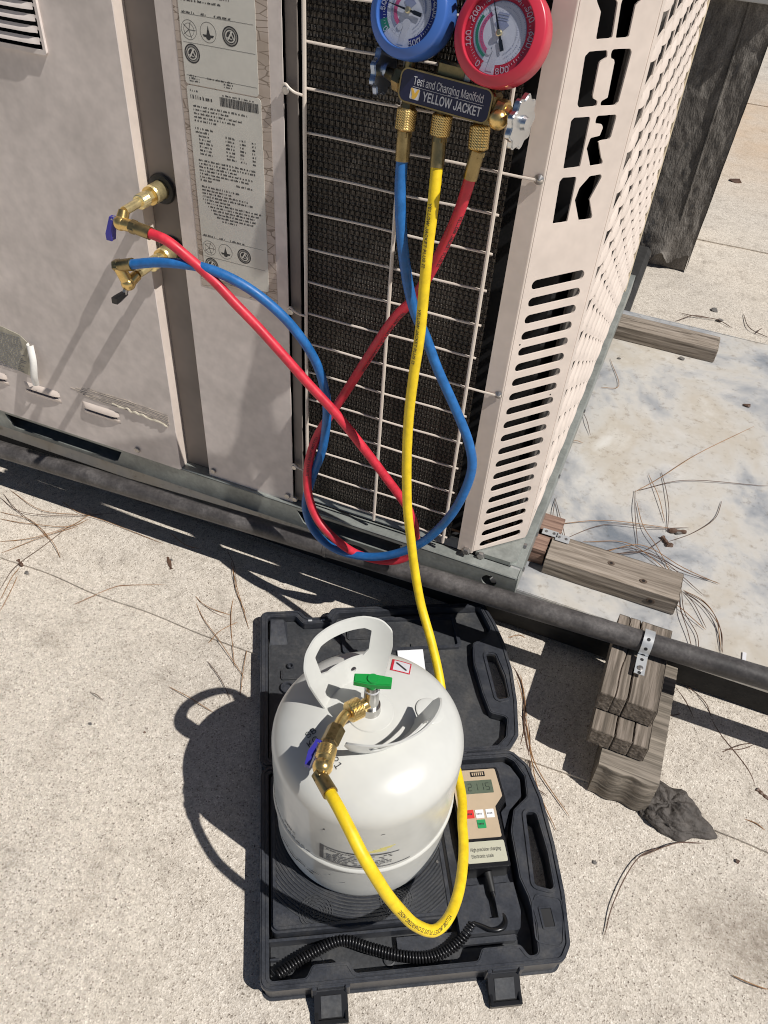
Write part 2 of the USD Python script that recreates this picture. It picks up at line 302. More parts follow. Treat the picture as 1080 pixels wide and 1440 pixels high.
# condenser coil: thin upright fins in rows
COIL = usdkit.material(stage, '/World/Looks/coil_fins', {
    'g': ('geometry', {}), 's': ('separate_xyz', {}), 'fx': ('math', {'math_type': 'multiply', 'value2': 2 * math.pi / .0026}), 'sx': ('math', {'math_type': 'sine'}), 'fz': ('math', {'math_type': 'multiply', 'value2': 2 * math.pi / .0085}), 'sz': ('math', {'math_type': 'sine'}),
    'n': ('noise_texture', {'scale': 12., 'detail': 4.}), 'nm': ('math', {'math_type': 'multiply_add', 'value2': 9., 'value3': 0.}), 'ad': ('math', {'math_type': 'add'}),
    'rx': ('map_range', {'from_min': -1., 'from_max': 1., 'to_min': .25, 'to_max': 1.}), 'rz': ('map_range', {'from_min': -1., 'from_max': .6, 'to_min': .35, 'to_max': 1., 'clamp': True}), 'mu': ('math', {'math_type': 'multiply'}),
    'c': ('rgb_ramp', {'ramp': [(0., (.010, .009, .008)), (.35, (.07, .06, .052)), (1., (.33, .285, .245))]}), 'b': ('bump', {'strength': .9, 'distance': .002}), 'p': ('principled_bsdf', {'roughness': .5, 'metallic': .15})},
    [('g.position', 's.vector'), ('s.x', 'ad.value1'), ('g.position', 'n.vector'), ('n.fac', 'nm.value1'), ('s.x', 'fx.value1'), ('fx.value', 'sx.value1'), ('s.z', 'fz.value1'), ('fz.value', 'sz.value1'), ('sx.value', 'rx.value'), ('sz.value', 'rz.value'),
     ('rx.result', 'mu.value1'), ('rz.result', 'mu.value2'), ('mu.value', 'c.fac'), ('c.color', 'p.base_color'), ('mu.value', 'b.height'), ('b.normal', 'p.normal')], surface='p.BSDF')
LENS = usdkit.material(stage, '/World/Looks/gauge_glass', {'w': ('layer_weight', {'blend': .5}), 'pw': ('math', {'math_type': 'power', 'value2': 4.}), 'f': ('math', {'math_type': 'multiply_add', 'value2': .5, 'value3': .04}), 't': ('transparent_bsdf', {'color': (.93, .94, .97)}), 'gl': ('glossy_bsdf', {'roughness': .04}), 'm': ('mix_closure', {})},
                        [('w.facing', 'pw.value1'), ('pw.value', 'f.value1'), ('f.value', 'm.fac'), ('t.BSDF', 'm.closure1'), ('gl.BSDF', 'm.closure2')], surface='m.closure')
FILM = usdkit.material(stage, '/World/Looks/cracked_label_film', {
    'g': ('geometry', {}), 'm': ('mapping', {'scale': (.33, 1., 1.05)}), 'v': ('voronoi_texture', {'feature': 'distance_to_edge', 'scale': 105.}), 'c': ('math', {'math_type': 'less_than', 'value2': .03}),
    'n': ('noise_texture', {'scale': 26., 'detail': 4.}), 'r': ('rgb_ramp', {'ramp': [(.35, (.40, .325, .265)), (.65, (.52, .44, .38))]}), 'mx': ('mix_color', {'b': (.24, .19, .15)}), 'p': ('principled_bsdf', {'roughness': .4})},
    [('g.position', 'm.vector'), ('m.vector', 'v.vector'), ('v.distance', 'c.value1'), ('c.value', 'mx.fac'), ('g.position', 'n.vector'), ('n.fac', 'r.fac'), ('r.color', 'mx.a'), ('mx.result', 'p.base_color')], surface='p.BSDF')

# ================================================================== THE SETTING
YR = .8896                      # front of the unit's base rail
obj('roof_surface', grid(lambda u, v: np.stack([-15 + 30 * u, -12 + 30 * v, 0 * u], 1), 30, 30), ROOF, smooth=False, kind='structure')
def lap(x0, x1, y0, y1, h, seed, amp=.0035):
    """a lapped sheet of roof membrane with a slightly wavy edge towards -y and x1"""
    xs = np.linspace(x0, x1, 160); w = lambda t, s: amp * (meshkit.noise(np.stack([t * 9, t * 0 + s, t * 0], 1), seed) - .5) * 2
    P = [(x, y0 + d) for x, d in zip(xs, w(xs, 1))] + [(x1, y1), (x0, y1)]
    return ext(Polygon(P), h)
obj('roof_membrane', lap(-3.4, .46, .708, .945, .0045, 3), ROOF, smooth=False, kind='structure')
obj('roof_membrane', lap(.012, 3.2, 2.885, 4.70, .0045, 5), ROOF, smooth=False, kind='structure')
obj('roof_membrane', lap(-.2, 3.2, 4.72, 7.3, .0045, 6), ROOF, smooth=False, kind='structure')

# sheet-metal pan on a low curb, the unit stands on it
PZ = .11
pan = thing('roof_curb', 'low roof curb capped with a dirt stained sheet metal pan under the unit', 'roof curb')
def pan_top(u, v):
    x = -2.1 + 3.0 * u; y = .9465 + (2.028 - .9465) * v + .012 * (x - .15) * (1 - v) * (x > .1)
    z = PZ + .0035 * (meshkit.fbm(np.stack([x * 5, y * 5, x * 0], 1), 3, 4) - .5)
    return np.stack([x, y, z], 1)
obj('pan_top', grid(pan_top, 120, 60), PAN, pan, smooth=True)
obj('front_flange', grid(lambda u, v: np.stack([-2.1 + 3.0 * u, .9463 + .012 * (-1.95 + 3.0 * u) * (u > .734) - .004 * v, PZ - .0004 - .045 * v], 1), 60, 2, .0012), PAN, pan)
obj('seam_mark', rb(.296, .302, .948, .972, PZ + .0018, PZ + .0022, .0001), WHITEP, pan)
obj('curb_base', rb(-2.1, .9, .957, 2.02, .0, PZ - .012, .004), mat('matte_black', (.022, .021, .020), .8, var=.4, vs=40, bump=.4, bs=200), pan)  # curb base in one even near-black
obj('rear_flange', rb(-2.1, .9, 2.0285, 2.0305, .01, PZ + .001, .0005), PAN, pan)

# mastic coated duct and the black shade strip that runs from it along the unit
duct = thing('mastic_duct', 'tall duct box coated in black mastic standing behind the unit', 'duct')
def ductf(u, v):
    x = -.45 + (.052 + .45) * u + .018 * v * u; z = .004 + .735 * v + (1 - v) ** 14 * (.045 * meshkit.noise(np.stack([x * 28, x * 0, x * 0], 1), 21) + .02 * meshkit.noise(np.stack([x * 90, x * 0, x * 0], 1), 22))
    jag = (1 - v) ** 8
    n = meshkit.fbm(np.stack([x * 22, z * 5, x * 0], 1), 4, 2) - .5; n2 = meshkit.fbm(np.stack([x * 60, z * 40, x * 0], 1), 3, 9) - .5
    return np.stack([x + .002 * n2, 2.60 - .004 * n - .005 * n2 - .03 * jag * (meshkit.noise(np.stack([x * 30, x * 0, x * 0], 1), 1)), z + jag * 0], 1)
obj('front_face', grid(ductf, 120, 150), TAR, duct, smooth=True)
obj('side_face', grid(lambda u, v: np.stack([.052 + .018 * v + .002 * (meshkit.fbm(np.stack([u * 9, v * 12, u * 0 + 3], 1), 3, 5) - .5), 2.597 + .42 * u, .004 + .735 * v], 1), 30, 40), TAR, duct, smooth=True)
obj('duct_core', rb(-.44, .049, 2.6045, 2.99, .0, .735, .004), TAR, duct)
obj('lap_seam', rb(-.012, -.007, 2.5962, 2.610, .05, .735, .0008), TAR, duct)
obj('top_flange', rb(-.45, .082, 2.57, 3.03, .739, .752, .002), mat('pale_cap', (.5, .49, .47), .5), duct)
obj('shade_strip', rb(-.6, -.066, 2.036, 2.575, 0, .07, .012), looks['matte_black'], duct)  # black box put in for the shade along the unit side

# ================================================================== THE AIR-CONDITIONING UNIT
unit = thing('air_conditioner', 'large cream packaged rooftop air conditioner with stencil-cut corner panel and louvred side', 'air conditioner')
RB, RT, UT = PZ + .038, .190, 1.24     # rail bottom, rail top, unit top
# --- base rail with lifting slots
def slot(x0, x1, z0, z1): return Polygon([(x0, z1), (x1, z1), (x1 - .012, z0 + .004), (x1 - .02, z0), (x0 + .02, z0), (x0 + .012, z0 + .004)])
rail = sbox(-2.0, RB, -.0755, RT)
for s in (slot(-1.083, -.82, RB + .008, RT - .006), slot(-.465, -.270, RB + .008, RT - .006)): rail = rail.difference(s)
rail = rail.difference(Point(-.118, RB + .021).buffer(.0125))
r = obj('base_rail', fz(rail, YR, .003), GALV, unit)
obj('top_lip', rb(-2.0, -.0755, YR - .0004, YR + .022, RT, RT + .0035, .0015), GALV, r)
obj('bottom_lip', rb(-2.0, -.0755, YR + .003, YR + .05, RB, RB + .003, .001), GALV, r)
obj('rail_bolt', nut((-.114, YR + .02, RB + .022), (-.110, YR + .003, RB + .023), .008), CHROME, r)
sr = obj('side_rail', rb(-.0755, -.0735, YR + .001, 2.06, RB, RT + .004, .0008), GALV, unit)
obj('top_lip', rb(-.0985, -.0735, YR + .023, 2.06, RT + .0042, RT + .0072, .001), GALV, sr)
for y in (.93, 1.02, 1.19, 1.42): obj('rail_screw', nut((-.0735, y, RT - .012), (-.0705, y, RT - .012), .004), STEEL, sr)
obj('slot_shade', rb(-2.0, -.10, YR + .06, YR + .066, RB, RT - .002, .001), DARKV, unit)  # near-black sheet, paints the shade behind the rail slots
obj('dark_filler', [rb(-2.0, -.46, YR + .048, 2.0, RT + .01, UT, .004), rb(-.46, -.125, YR + .075, 2.0, RT - .01, UT, .004)], DARKV, unit)  # dark box added inside; its colour gives the cut-outs their shade
obj('unit_top', rb(-2.02, -.078, YR + .0, 2.06, UT, UT + .03, .006), CREAM, unit)
# --- service door (left), with its return edge, hood, hand holds, torn sticker
DY = YR - .0022
hand = [(-1.1166, -1.0448, .2725), (-1.0075, -.9301, .2705), (-.8815, -.8060, .2675)]
door_poly = rpoly(-1.36, -.692, RT + .001, UT - .01, .004)
hood_slots = [sbox(-.992, .8375 + .0125 * k + .0015, -.8055, .8375 + .0125 * k + .0085).buffer(.0012) for k in range(22)]
dp = door_poly
for hx0, hx1, hz in hand: dp = dp.difference(rpoly(hx0 + .006, hx1 - .006, hz - .0055, hz + .0015, .003))
hood_area = rpoly(-1.0, -.800, .832, 1.14, .004)
dp = dp.difference(hood_area.buffer(-.004))
door = obj('door', fz(dp, DY, .0016), DOORP, unit)
obj('door_return', rb(-.6936, -.692, DY + .0017, DY + .026, RT + .001, UT - .01, .0005), CREAM, door)
obj('bottom_edge', rb(-1.36, -.694, DY + .0017, DY + .010, RT + .0012, RT + .003, .0005), CREAM, door)
hood = hood_area
for s in hood_slots: hood = hood.difference(s)
hd = obj('vent_hood', fz(hood, DY - .0040, .0016), DOORP, door)
obj('hood_side', [fz(hood_area.difference(hood_area.buffer(-.0015)), DY - .0024, .0023)], DOORP, hd)
for k in range(22):
    z = .8375 + .0125 * k
    def lv(u, v, z=z):
        b = np.minimum(1, np.minimum(u, 1 - u) * 14) ** .6
        return np.stack([-.9905 + .1835 * u, DY - .0041 - .0032 * b * np.sin(v * 1.45), z + .0135 - .0075 * v], 1)
    obj('louvre_slat', grid(lv, 20, 4, -.0010), DOORP, hd)
def eyelid(x0, x1, zb, h, bulge, y, sgn=-1):
    def fn(u, v):
        e = np.clip(1 - np.abs(2 * u - 1) ** 6, 0, 1) ** .7
        return np.stack([x0 + (x1 - x0) * u, y + sgn * bulge * e * np.sin(v * math.pi / 2) ** .8, zb + h * (1 - v) - (1 - e) * 0], 1)
    return grid(fn, 22, 5, -.0012 if sgn < 0 else .0012)
for hx0, hx1, hz in hand:
    g = obj('hand_hold', eyelid(hx0, hx1, hz + .001, .0105, .0052, DY), CREAM, door)
    low = eyelid(hx0, hx1, 0, .0075, .0036, DY); v = low.vertices.copy(); v[:, 2] = hz - .0055 - v[:, 2]; low.vertices = v; low.invert()
    obj('lower_lip', low, CREAM, g)
obj('door_screw', nut((-.7795, DY, .2065), (-.7795, DY - .004, .2065), .0055, 12), STEEL, door)
obj('door_screw', nut((-.8005, DY, .9125), (-.8005, DY - .004, .9125), .0055, 12), BLACKPL, door)
st = obj('torn_sticker', fz(Polygon([(-1.075, .388), (-1.02, .3885), (-.985, .382), (-.968, .368), (-.963, .35), (-.969, .318), (-.9785, .298), (-1.0, .301), (-1.075, .3165)]), DY - .0008, .0007), mat('faded_sticker', (.42, .39, .31), .7, var=.25, vs=60), door)
curl = spline([(-.962, DY - .004, .372), (-.957, DY - .011, .345), (-.962, DY - .013, .315), (-.970, DY - .007, .291)], 10)
obj('curled_edge', grid(lambda u, v: np.stack([np.interp(u, np.linspace(0, 1, len(curl)), curl[:, 0]) + .006 * np.cos(v * 3.6), np.interp(u, np.linspace(0, 1, len(curl)), curl[:, 1]) - .006 * np.sin(v * 3.6), np.interp(u, np.linspace(0, 1, len(curl)), curl[:, 2])], 1), 24, 8, .0006), mat('sticker_back', (.74, .72, .68), .5), st)
bits = []
for k in range(19):
    z = .375 - .004 * k; x = -1.075
    while x < -.985 - .001 * k:
        w = rng.uniform(.004, .015); bits.append(rb(x, min(x + w, -.985), DY - .00115, DY - .0009, z, z + .0016, .0001)); x += w + .002
obj('sticker_print', bits, PRINTG, st, smooth=False)
glue = []
for k in range(7):
    z = .311 - .0034 * k; xa = -.90 + .012 * abs(k - 3); xb = -.702
    xs = np.linspace(xa, xb, 40); zz = z + .0022 * (meshkit.noise(np.stack([xs * 60, xs * 0 + k * 3.3, xs * 0], 1), 2) - .5) - .012 * np.clip((xs + .78) / .08, 0, 1) ** 2 * .35
    glue.append(tube(np.stack([xs, np.full_like(xs, DY - .0003), zz], 1), .0001 + .0006 * meshkit.noise(np.stack([xs * 45, xs * 0 + k, xs * 0], 1), 8), 5))
glue_o = obj('glue_scar', glue, mat('old_glue', (.42, .36, .29), .6, var=.4, vs=120), door)
xs = np.linspace(-.815, -.706, 46); obj('glue_ridge', tube(np.stack([xs, np.full_like(xs, DY - .001), .2955 - .10 * (xs + .815) + .006 * (meshkit.noise(np.stack([xs * 130, xs * 0 + 2, xs * 0], 1), 15) - .5)], 1), .0012 + .0012 * meshkit.noise(np.stack([xs * 180, xs * 0, xs * 0], 1), 5), 6), mat('pale_glue', (.5, .45, .36), .6), glue_o)
# --- recessed channel between door and panel, with grommets
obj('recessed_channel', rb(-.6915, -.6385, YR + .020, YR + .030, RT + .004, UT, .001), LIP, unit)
for gx, gz in ((-.6700, .6842), (-.6655, .5975)): obj('grommet', T(lathe([(.0125, 0), (.019, 0), (.021, .002), (.019, .005), (.0135, .006), (.0125, .004)], 24), frame((gx, YR + .0198, gz), (0, -1, 0))), RUBBER, unit)
# --- rating-label panel
PY = YR + .006
pp = rpoly(-.6385, -.4745, RT + .003, UT - .01, .003)
panel = obj('front_panel', fz(pp, PY, .0016), DOORP, unit)
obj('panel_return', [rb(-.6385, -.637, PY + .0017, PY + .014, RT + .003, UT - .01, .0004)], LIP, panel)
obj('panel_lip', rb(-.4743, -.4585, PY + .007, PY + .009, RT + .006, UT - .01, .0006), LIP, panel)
for sx, sz in ((-.6290, .2075), (-.4845, .2065), (-.4700, .2045)): obj('panel_screw', nut((sx, PY, sz), (sx, PY - .004, sz), .0050, 12), STEEL, panel)
for kz in (.2775, .560, .843):
    hk = obj('wire_clip', tube(spline([(-.4735, PY - .0035, kz + .004), (-.469, PY - .0045, kz + .0065), (-.4645, PY - .0045, kz + .003), (-.458, PY - .003, kz - .001), (-.449, PY - .001, kz - .003)], 6), .0016, 8), WIRE, panel)
    obj('clip_screw', nut((-.4685, PY, kz), (-.4685, PY - .0065, kz), .0048, 12), STEEL, hk)
obj('label_film', fz(rpoly(-.6135, -.4915, .562, 1.06, .002), PY - .0004, .0004), FILM, panel)
LY = PY - .0009
def label_sheet(x0, x1, z0, z1):
    s = obj('label_sheet', fz(rpoly(x0, x1, z0, z1, .004), LY, .0005), PAPER, panel); return s
L1 = label_sheet(-.6060, -.5065, .8285, 1.05); L2 = label_sheet(-.6055, -.5040, .578, .8270)
PRY = LY - .0001
def dash(x0, z, w, h):
    v = np.array([[x0, PRY, z], [x0 + w, PRY, z], [x0 + w, PRY, z + h], [x0, PRY, z + h]])
    return trimesh.Trimesh(v, [[0, 1, 2], [0, 2, 3]], process=False)
def words(x0, x1, z, h, parts, fill=1.0):
    x = x0
    while x < x0 + (x1 - x0) * fill:
        w = rng.choice([.0018, .0030, .0044, .0060]); w = min(w, x1 - x)
        n = max(1, int(w / .0011))
        for q in range(n):
            hh = h * rng.choice([1, .75, .8]); parts.append(dash(x + q * .0011, z, .0008, hh))
            if rng.random() < .5: parts.append(dash(x + q * .0011, z + h * rng.choice([0, .5, .85]), .0011, .0005))
        x += w + .0011
def ring(cx, cz, r0, r1): return fz(Point(cx, cz).buffer(r1).difference(Point(cx, cz).buffer(r0)), PRY, .0001)
def seals(zc, parts):
    cx = [-.5945, -.5690, -.5400]
    parts += [ring(cx[0], zc, .0098, .0102), ring(cx[0], zc, .0066, .0069), ring(cx[1], zc + .0005, .0102, .0106)]
    for a in range(5):
        t = a * 2 * math.pi / 5; parts.append(fz(LineString([(cx[0], zc), (cx[0] + .0085 * math.cos(t), zc + .0085 * math.sin(t))]).buffer(.0003), PRY, .0001))
    parts.append(fz(union_all([Polygon([(cx[1] - .0075, zc - .002), (cx[1] + .0075, zc - .002), (cx[1] + .006, zc - .0045), (cx[1] - .006, zc - .0045)]), Polygon([(cx[1] - .003, zc - .004), (cx[1] + .003, zc - .004), (cx[1] + .001, zc + .003), (cx[1], zc + .0075), (cx[1] - .001, zc + .003)]), Point(cx[1], zc - .004).buffer(.0032)]), PRY, .0001))
    for (x, z) in ((cx[2], zc + .0005), (-.5930, zc - .0245)):
        parts += [ring(x, z, .0088, .0104), ring(x, z, .0066, .0076), ring(x, z, .0080, .0083)]
        parts.append(fz(Point(x, z).buffer(.0052).difference(union_all([LineString([(x - .003, z - .003), (x + .002, z + .0045)]).buffer(.0009), LineString([(x + .0005, z + .004), (x + .004, z - .002)]).buffer(.0008), LineString([(x - .005, z - .0015), (x + .002, z - .003)]).buffer(.0006)])), PRY, .0001))
    parts += [fz(sbox(-.6035, zc + .0158, -.5095, zc + .0161), PRY, .0001), fz(sbox(-.6035, zc - .0133, -.5085, zc - .0130), PRY, .0001), fz(sbox(-.6035, zc - .0485, -.5085, zc - .0482), PRY, .0001)]
    for xa, xb in ((-.602, -.585), (-.577, -.569), (-.560, -.538)): words(xa, xb, zc + .0165, .0022, parts)
a = []; seals(.8865, a)
for k in range(3): words(-.600, -.589 + .002 * k, .8335 + .0028 * (2 - k) - .002, .0018, a); words(-.575 if k == 0 else -.553, -.541, .8335 + .0028 * (2 - k) - .002, .0018, a)
for zz in np.arange(.915, 1.04, .006): words(-.602, -.515, zz, .0022, a, rng.uniform(.5, 1))
obj('label_print', a, PRINT, L1, smooth=False)
a = []; seals(.6225, a)
words(-.601, -.590, .8205, .0022, a); words(-.556, -.512, .8215, .0020, a)
x = -.560
while x < -.5085:
    w = rng.choice([.0005, .0008, .0013]); a.append(dash(x, .8100, w, .0105)); x += w + rng.choice([.0004, .0007])
words(-.601, -.570, .8125, .0045, a)
z = .8035
for fl in (.9, .55, .75, .65, .35): words(-.5985, -.515, z, .0022, a, fl); z -= .0042
z -= .005
for k in range(8):
    words(-.5985 + .004 * (k > 1), -.572, z, .0024, a, rng.uniform(.5, 1))
    if k: words(-.556, -.543, z, .0024, a); words(-.536, -.527, z, .0024, a, rng.uniform(.3, 1)); words(-.519, -.514, z, .0024, a)
    z -= .0043
z -= .004
for fl in (.97, .95, .6, .9, .85, .3, .2): words(-.598, -.512, z, .0024, a, fl); z -= .0042
words(-.545, -.520, z + .006, .0024, a); z -= .004
for fl in (.6, .5, .8, .85, .45): words(-.597, -.512, z, .0024, a, fl); z -= .0042
for k, fl in enumerate((1, .98, .9, .9, .85)): words(-.594 + .004 * k, -.510 - .002 * k, z, .0024, a, fl); z -= .0042
words(-.570, -.548, z, .0022, a)
obj('label_print', a, PRINT, L2, smooth=False)
# --- condenser coil and wire guard
cy, px_, pz_ = YR + .0275, .0040, .0064
xs = np.arange(-.4580, -.1995, px_ / 2); rows = np.arange(RT + .014, UT - .012, pz_); V_, F__ = [], []
fy = cy + .0017 * (np.arange(len(xs)) % 2)
for q, z0 in enumerate(rows):
    wob = .0001 * (meshkit.noise(np.stack([xs * 40, xs * 0 + z0 * 30, xs * 0], 1), 4) - .5); sh = .5 * px_ * .5 * (q % 2)
    prof_ = ((0, .0016), (.0007, 0), (pz_ - .0009, 0), (pz_, .0016))
    b0 = len(V_) * len(xs)
    for dz, dy in prof_: V_.append(np.stack([xs + sh, np.where(np.arange(len(xs)) % 2 == 0, fy + dy, fy) + wob, np.full_like(xs, z0 + dz)], 1))
    i = np.arange(len(xs) - 1)
    for r_ in range(3):
        a_ = b0 + r_ * len(xs) + i; F__.append(np.stack([a_, a_ + 1, a_ + len(xs) + 1], 1)); F__.append(np.stack([a_, a_ + len(xs) + 1, a_ + len(xs)], 1))
obj('coil', trimesh.Trimesh(np.vstack(V_), np.vstack(F__), process=False), mat('coil_fins', (.085, .075, .064), .36, metal=.5, var=.35, vs=9), unit, smooth=False)
obj('coil_tray', grid(lambda u, v: np.stack([-.458 + .30 * u, YR + .023 + .012 * v, RT + .0038 + .012 * v], 1), 4, 2, .001), GALV, unit)
WY = YR + .008
for wx in (-.4480, -.3268, -.2058): obj('upright_wire', tube([(wx, WY, RT + .022), (wx, WY, .7), (wx, WY, UT - .02)], .0026, 8), WIRE, unit)
for k in range(21):
    z = .2212 + .048 * k; long = (k in (6, 12, 18))
    xs = np.linspace(-.4495, -.158 if long else -.2005, 12)
    obj('cross_wire', tube(np.stack([xs, np.full_like(xs, WY + .0045), z + .0006 * np.sin(xs * 40 + k)], 1), .0016, 7), WIRE, unit)
    if long: obj('wire_washer', T(lathe([(0, 0), (.006, .0005), (.002, .004), (0, .0045)], 10), frame((-.1625, YR + .0145, z), (0, -1, 0))), STEEL, unit)
# --- corner post: narrow front strip, 45 degree face with the stencil letters and slots
CP0 = np.array([-.157, .905, 0.]); CS = np.array([1, 1, 0.]) / 2 ** .5; CN = np.array([1, -1, 0.]) / 2 ** .5; CW = .1010
def ch_st(px, py):
    rr = ray(px, py); t = ((CP0 - CAM) @ CN) / (rr @ CN); q = CAM + rr * t; return float((q - CP0) @ CS), float(q[2])
def ch(poly, front, th):
    M = np.eye(4); M[:3, 0] = CS; M[:3, 1] = [0, 0, 1]; M[:3, 2] = CN; M[:3, 3] = CP0 + CN * (front - th)
    return T(ext(poly, th), M)
def cp4(*pts): return Polygon([ch_st(640 + x / 2.4545, y / 2.4545) for x, y in pts])       # pixel outlines of the cut-outs, laid on the post's own face
face = sbox(0.002, .205, CW - .002, UT)
cut = [cp4((338, 772), (362, 628), (372, 615), (418, 612), (386, 765)), cp4((430, 650), (465, 610), (503, 603), (504, 612), (463, 688), (472, 745), (468, 755), (428, 760), (415, 690)),
       cp4((375, 582), (402, 418), (412, 408), (466, 405), (430, 575)), cp4((485, 425), (490, 402), (556, 397), (553, 412), (537, 470), (530, 480), (505, 484), (494, 490), (503, 545), (512, 565), (468, 572), (456, 512), (468, 478), (500, 470), (512, 440), (508, 428)),
       cp4((424, 360), (450, 195), (464, 180), (524, 175), (524, 196), (503, 210), (497, 215), (474, 330), (476, 342), (490, 350), (488, 365), (430, 371)), cp4((540, 185), (545, 172), (604, 170), (608, 180), (563, 350), (552, 362), (505, 364), (503, 352), (528, 338), (552, 215), (550, 203), (540, 200)),
       cp4((488, 135), (505, 40), (492, 5), (488, -60), (520, -60), (560, 10), (541, 130)), cp4((556, 131), (575, 12), (600, -60), (650, -60), (640, 0), (622, 15), (598, 127))]
for c in cut: face = face.difference(c.buffer(-.0022).buffer(.0022).buffer(.0006))
for k in range(20):
    z = .6718 - .02378 * k
    face = face.difference(LineString([(.0188, z - .0028), (.0805, z + .0015)]).buffer(.0067, quad_segs=6))
post = obj('corner_post', ch(face, 0, .0022), CREAM, unit, smooth=40)
obj('front_strip', [fz(sbox(-.1815, .2008, -.1588, UT), .905, .0018), T(lathe([(0, 0), (.0026, 0), (.0026, UT - .2015), (0, UT - .2015)], 14), frame((-.1586, .9076, .2012), (0, 0, 1)))], CREAM, post)
obj('strip_return', rb(-.1815, -.1800, .9069, .935, .2008, UT, .0004), CREAM, post)
obj('face_edge', T(lathe([(0, 0), (.0026, 0), (.0026, UT - .2065), (0, UT - .2065)], 14), frame(CP0 + CS * (CW - .0018) - CN * .0026 + np.array([0, 0, .2063]), (0, 0, 1))), CREAM, post)
obj('foot_tray', [hull(np.array([[-.150, .9075, z], [-.0905, .9075, z], [-.080, .917, z], [-.080, .975, z], [-.092, .975, z]]) + 0) if False else hull(np.array([[x, y, z] for x, y in ((-.152, .9115), (-.094, .9115), (-.0845, .921), (-.0845, .978), (-.09, .978)) for z in (RT + .0042, RT + .0125)]))], GALV, unit)
obj('post_bolt', nut((-.166, .905, .2065), (-.166, .897, .2065), .0065), STEEL, post)
obj('post_bolt', nut((-.142, .9115, .2005), (-.142, .904, .2000), .0065), STEEL, post)
obj('post_bolt', nut((-.0845, .962, .1985), (-.079, .962, .1985), .005), STEEL, post)
for k, (s, z) in enumerate(((.012, .586), (.080, .494))): obj('paint_chip', ch(Point(s, z).buffer(.0012), .0002, .0002), DARKV, post)
# --- louvred side
SX, SY0, SY1 = -.0855, .9785, 1.93
sheet = sbox(SY0, .207, SY1, UT)
lou = []
pitch_y, pitch_z = .0852, .0476
for j in range(21):
    for i in range(11):
        y0 = SY0 + .034 + i * pitch_y; z0 = .2365 + j * pitch_z
        if z0 + .03 < UT: lou.append((i, y0, z0))
for i, y0, z0 in lou: sheet = sheet.difference(sbox(y0 + .004, z0 - .0275, y0 + .072, z0 + .004))
SIDE = np.array([[0, 0, 1, 0], [1, 0, 0, 0], [0, 1, 0, 0], [0, 0, 0, 1.0]])
side = obj('side_panel', move(T(ext(sheet, .0016), SIDE), SX - .0016, 0, 0), CREAM, unit, smooth=False)
obj('shade_plate', rb(SX - .026, SX - .023, SY0 + .004, SY1 - .004, .215, UT - .004, .0005), mat('gap_shade', (.10, .088, .078), .7), side)  # added plate, its dark tone paints the shade in the louvre gaps
for i, y0, z0 in lou:
    def fn(u, v, y0=y0, z0=z0):
        e = np.clip(1 - np.abs(2 * u - 1) ** 4, 0, 1) ** .8
        return np.stack([SX + .0038 * e * np.sin((1 - v) * math.pi / 2) ** .9, y0 + .074 * u, z0 + .0005 + .0150 * v], 1)
    obj('louvre', grid(fn, 16, 4, .0012), CREAM, side)
obj('panel_edge', rb(SX - .012, SX + .004, SY1, SY1 + .012, .207, UT, .002), mat('yellowed_paint', (.56, .47, .33), .5), side)
# ================================================================== TIMBERS, PIPE, STRAP
g_sl = 'timber sleepers under the unit'
w = thing('timber_sleeper', 'long weathered timber sleeper with dark knot holes at the near unit corner', 'timber', group=g_sl)
obj('timber', wood(-.048, .181, 1.0015, 1.070, PZ + .001, PZ + .038, 0, seed=2, freq=260, n=(70, 30, 30)), WOODX, w)
kn = mat('knot_hole', (.014, .010, .008), .9); kr = mat('knot_ring', (.10, .07, .05), .9)
for (x, y, z, n_, r_) in ((.1385, 1.0022, PZ + .017, (0, -1, 0), .0036), (.118, 1.022, PZ + .0374, (0, 0, 1), .0030), (.060, 1.040, PZ + .0374, (0, 0, 1), .0028)):
    obj('knot', T(lathe([(0, 0), (r_ * 1.7, 0), (r_ * 1.5, .0006), (0, .0006)], 18), frame((x, y, z), n_) @ np.diag([1.3, 1, 1, 1.])), kr, w); obj('knot_hole', T(lathe([(0, .0006), (r_, .0006), (r_ * .9, .0010), (0, .0010)], 18), frame((x, y, z), n_)), kn, w)
w = obj('timber_sleeper', wood(-.30, -.050, 1.018, 1.058, PZ + .001, PZ + .0372, 0, seed=4, freq=250), WOODR, label='reddish short timber sleeper strapped under the unit rail beside the long sleeper', cat='timber', group=g_sl)
w = obj('timber_sleeper', wood(-.30, -.036, 1.072, 1.118, PZ + .001, PZ + .036, 0, seed=5, freq=250), WOODR, label='reddish timber sleeper behind the strap plates at the unit corner', cat='timber', group=g_sl)
w = obj('timber_sleeper', wood(-.30, .170, 1.868, 1.937, PZ + .001, PZ + .038, 0, seed=6, freq=260, n=(60, 26, 26), cracks=((.016, .0016, .010), (-.012, .0012, .004))), WOODX, label='split grey timber sleeper at the far edge of the sheet metal pan', cat='timber', group=g_sl)
stp = thing('strap_tie', 'galvanised perforated strap plate nailed over the sleeper ends beside the unit', 'metal strap')
for x0, x1, y0, y1 in ((-.068, -.040, 1.058, 1.073), (-.043, -.018, 1.052, 1.070)):
    pl = obj('plate', rb(x0, x1, y0, y1, PZ + .0385, PZ + .0400, .0006), BRIGHTG, stp)
    for q in (.25, .75): obj('nail_head', T(lathe([(0, 0), (.0032, 0), (.0022, .0016), (0, .0018)], 12), frame((x0 + (x1 - x0) * q, (y0 + y1) / 2, PZ + .040), (0, 0, 1))), STEEL, pl)

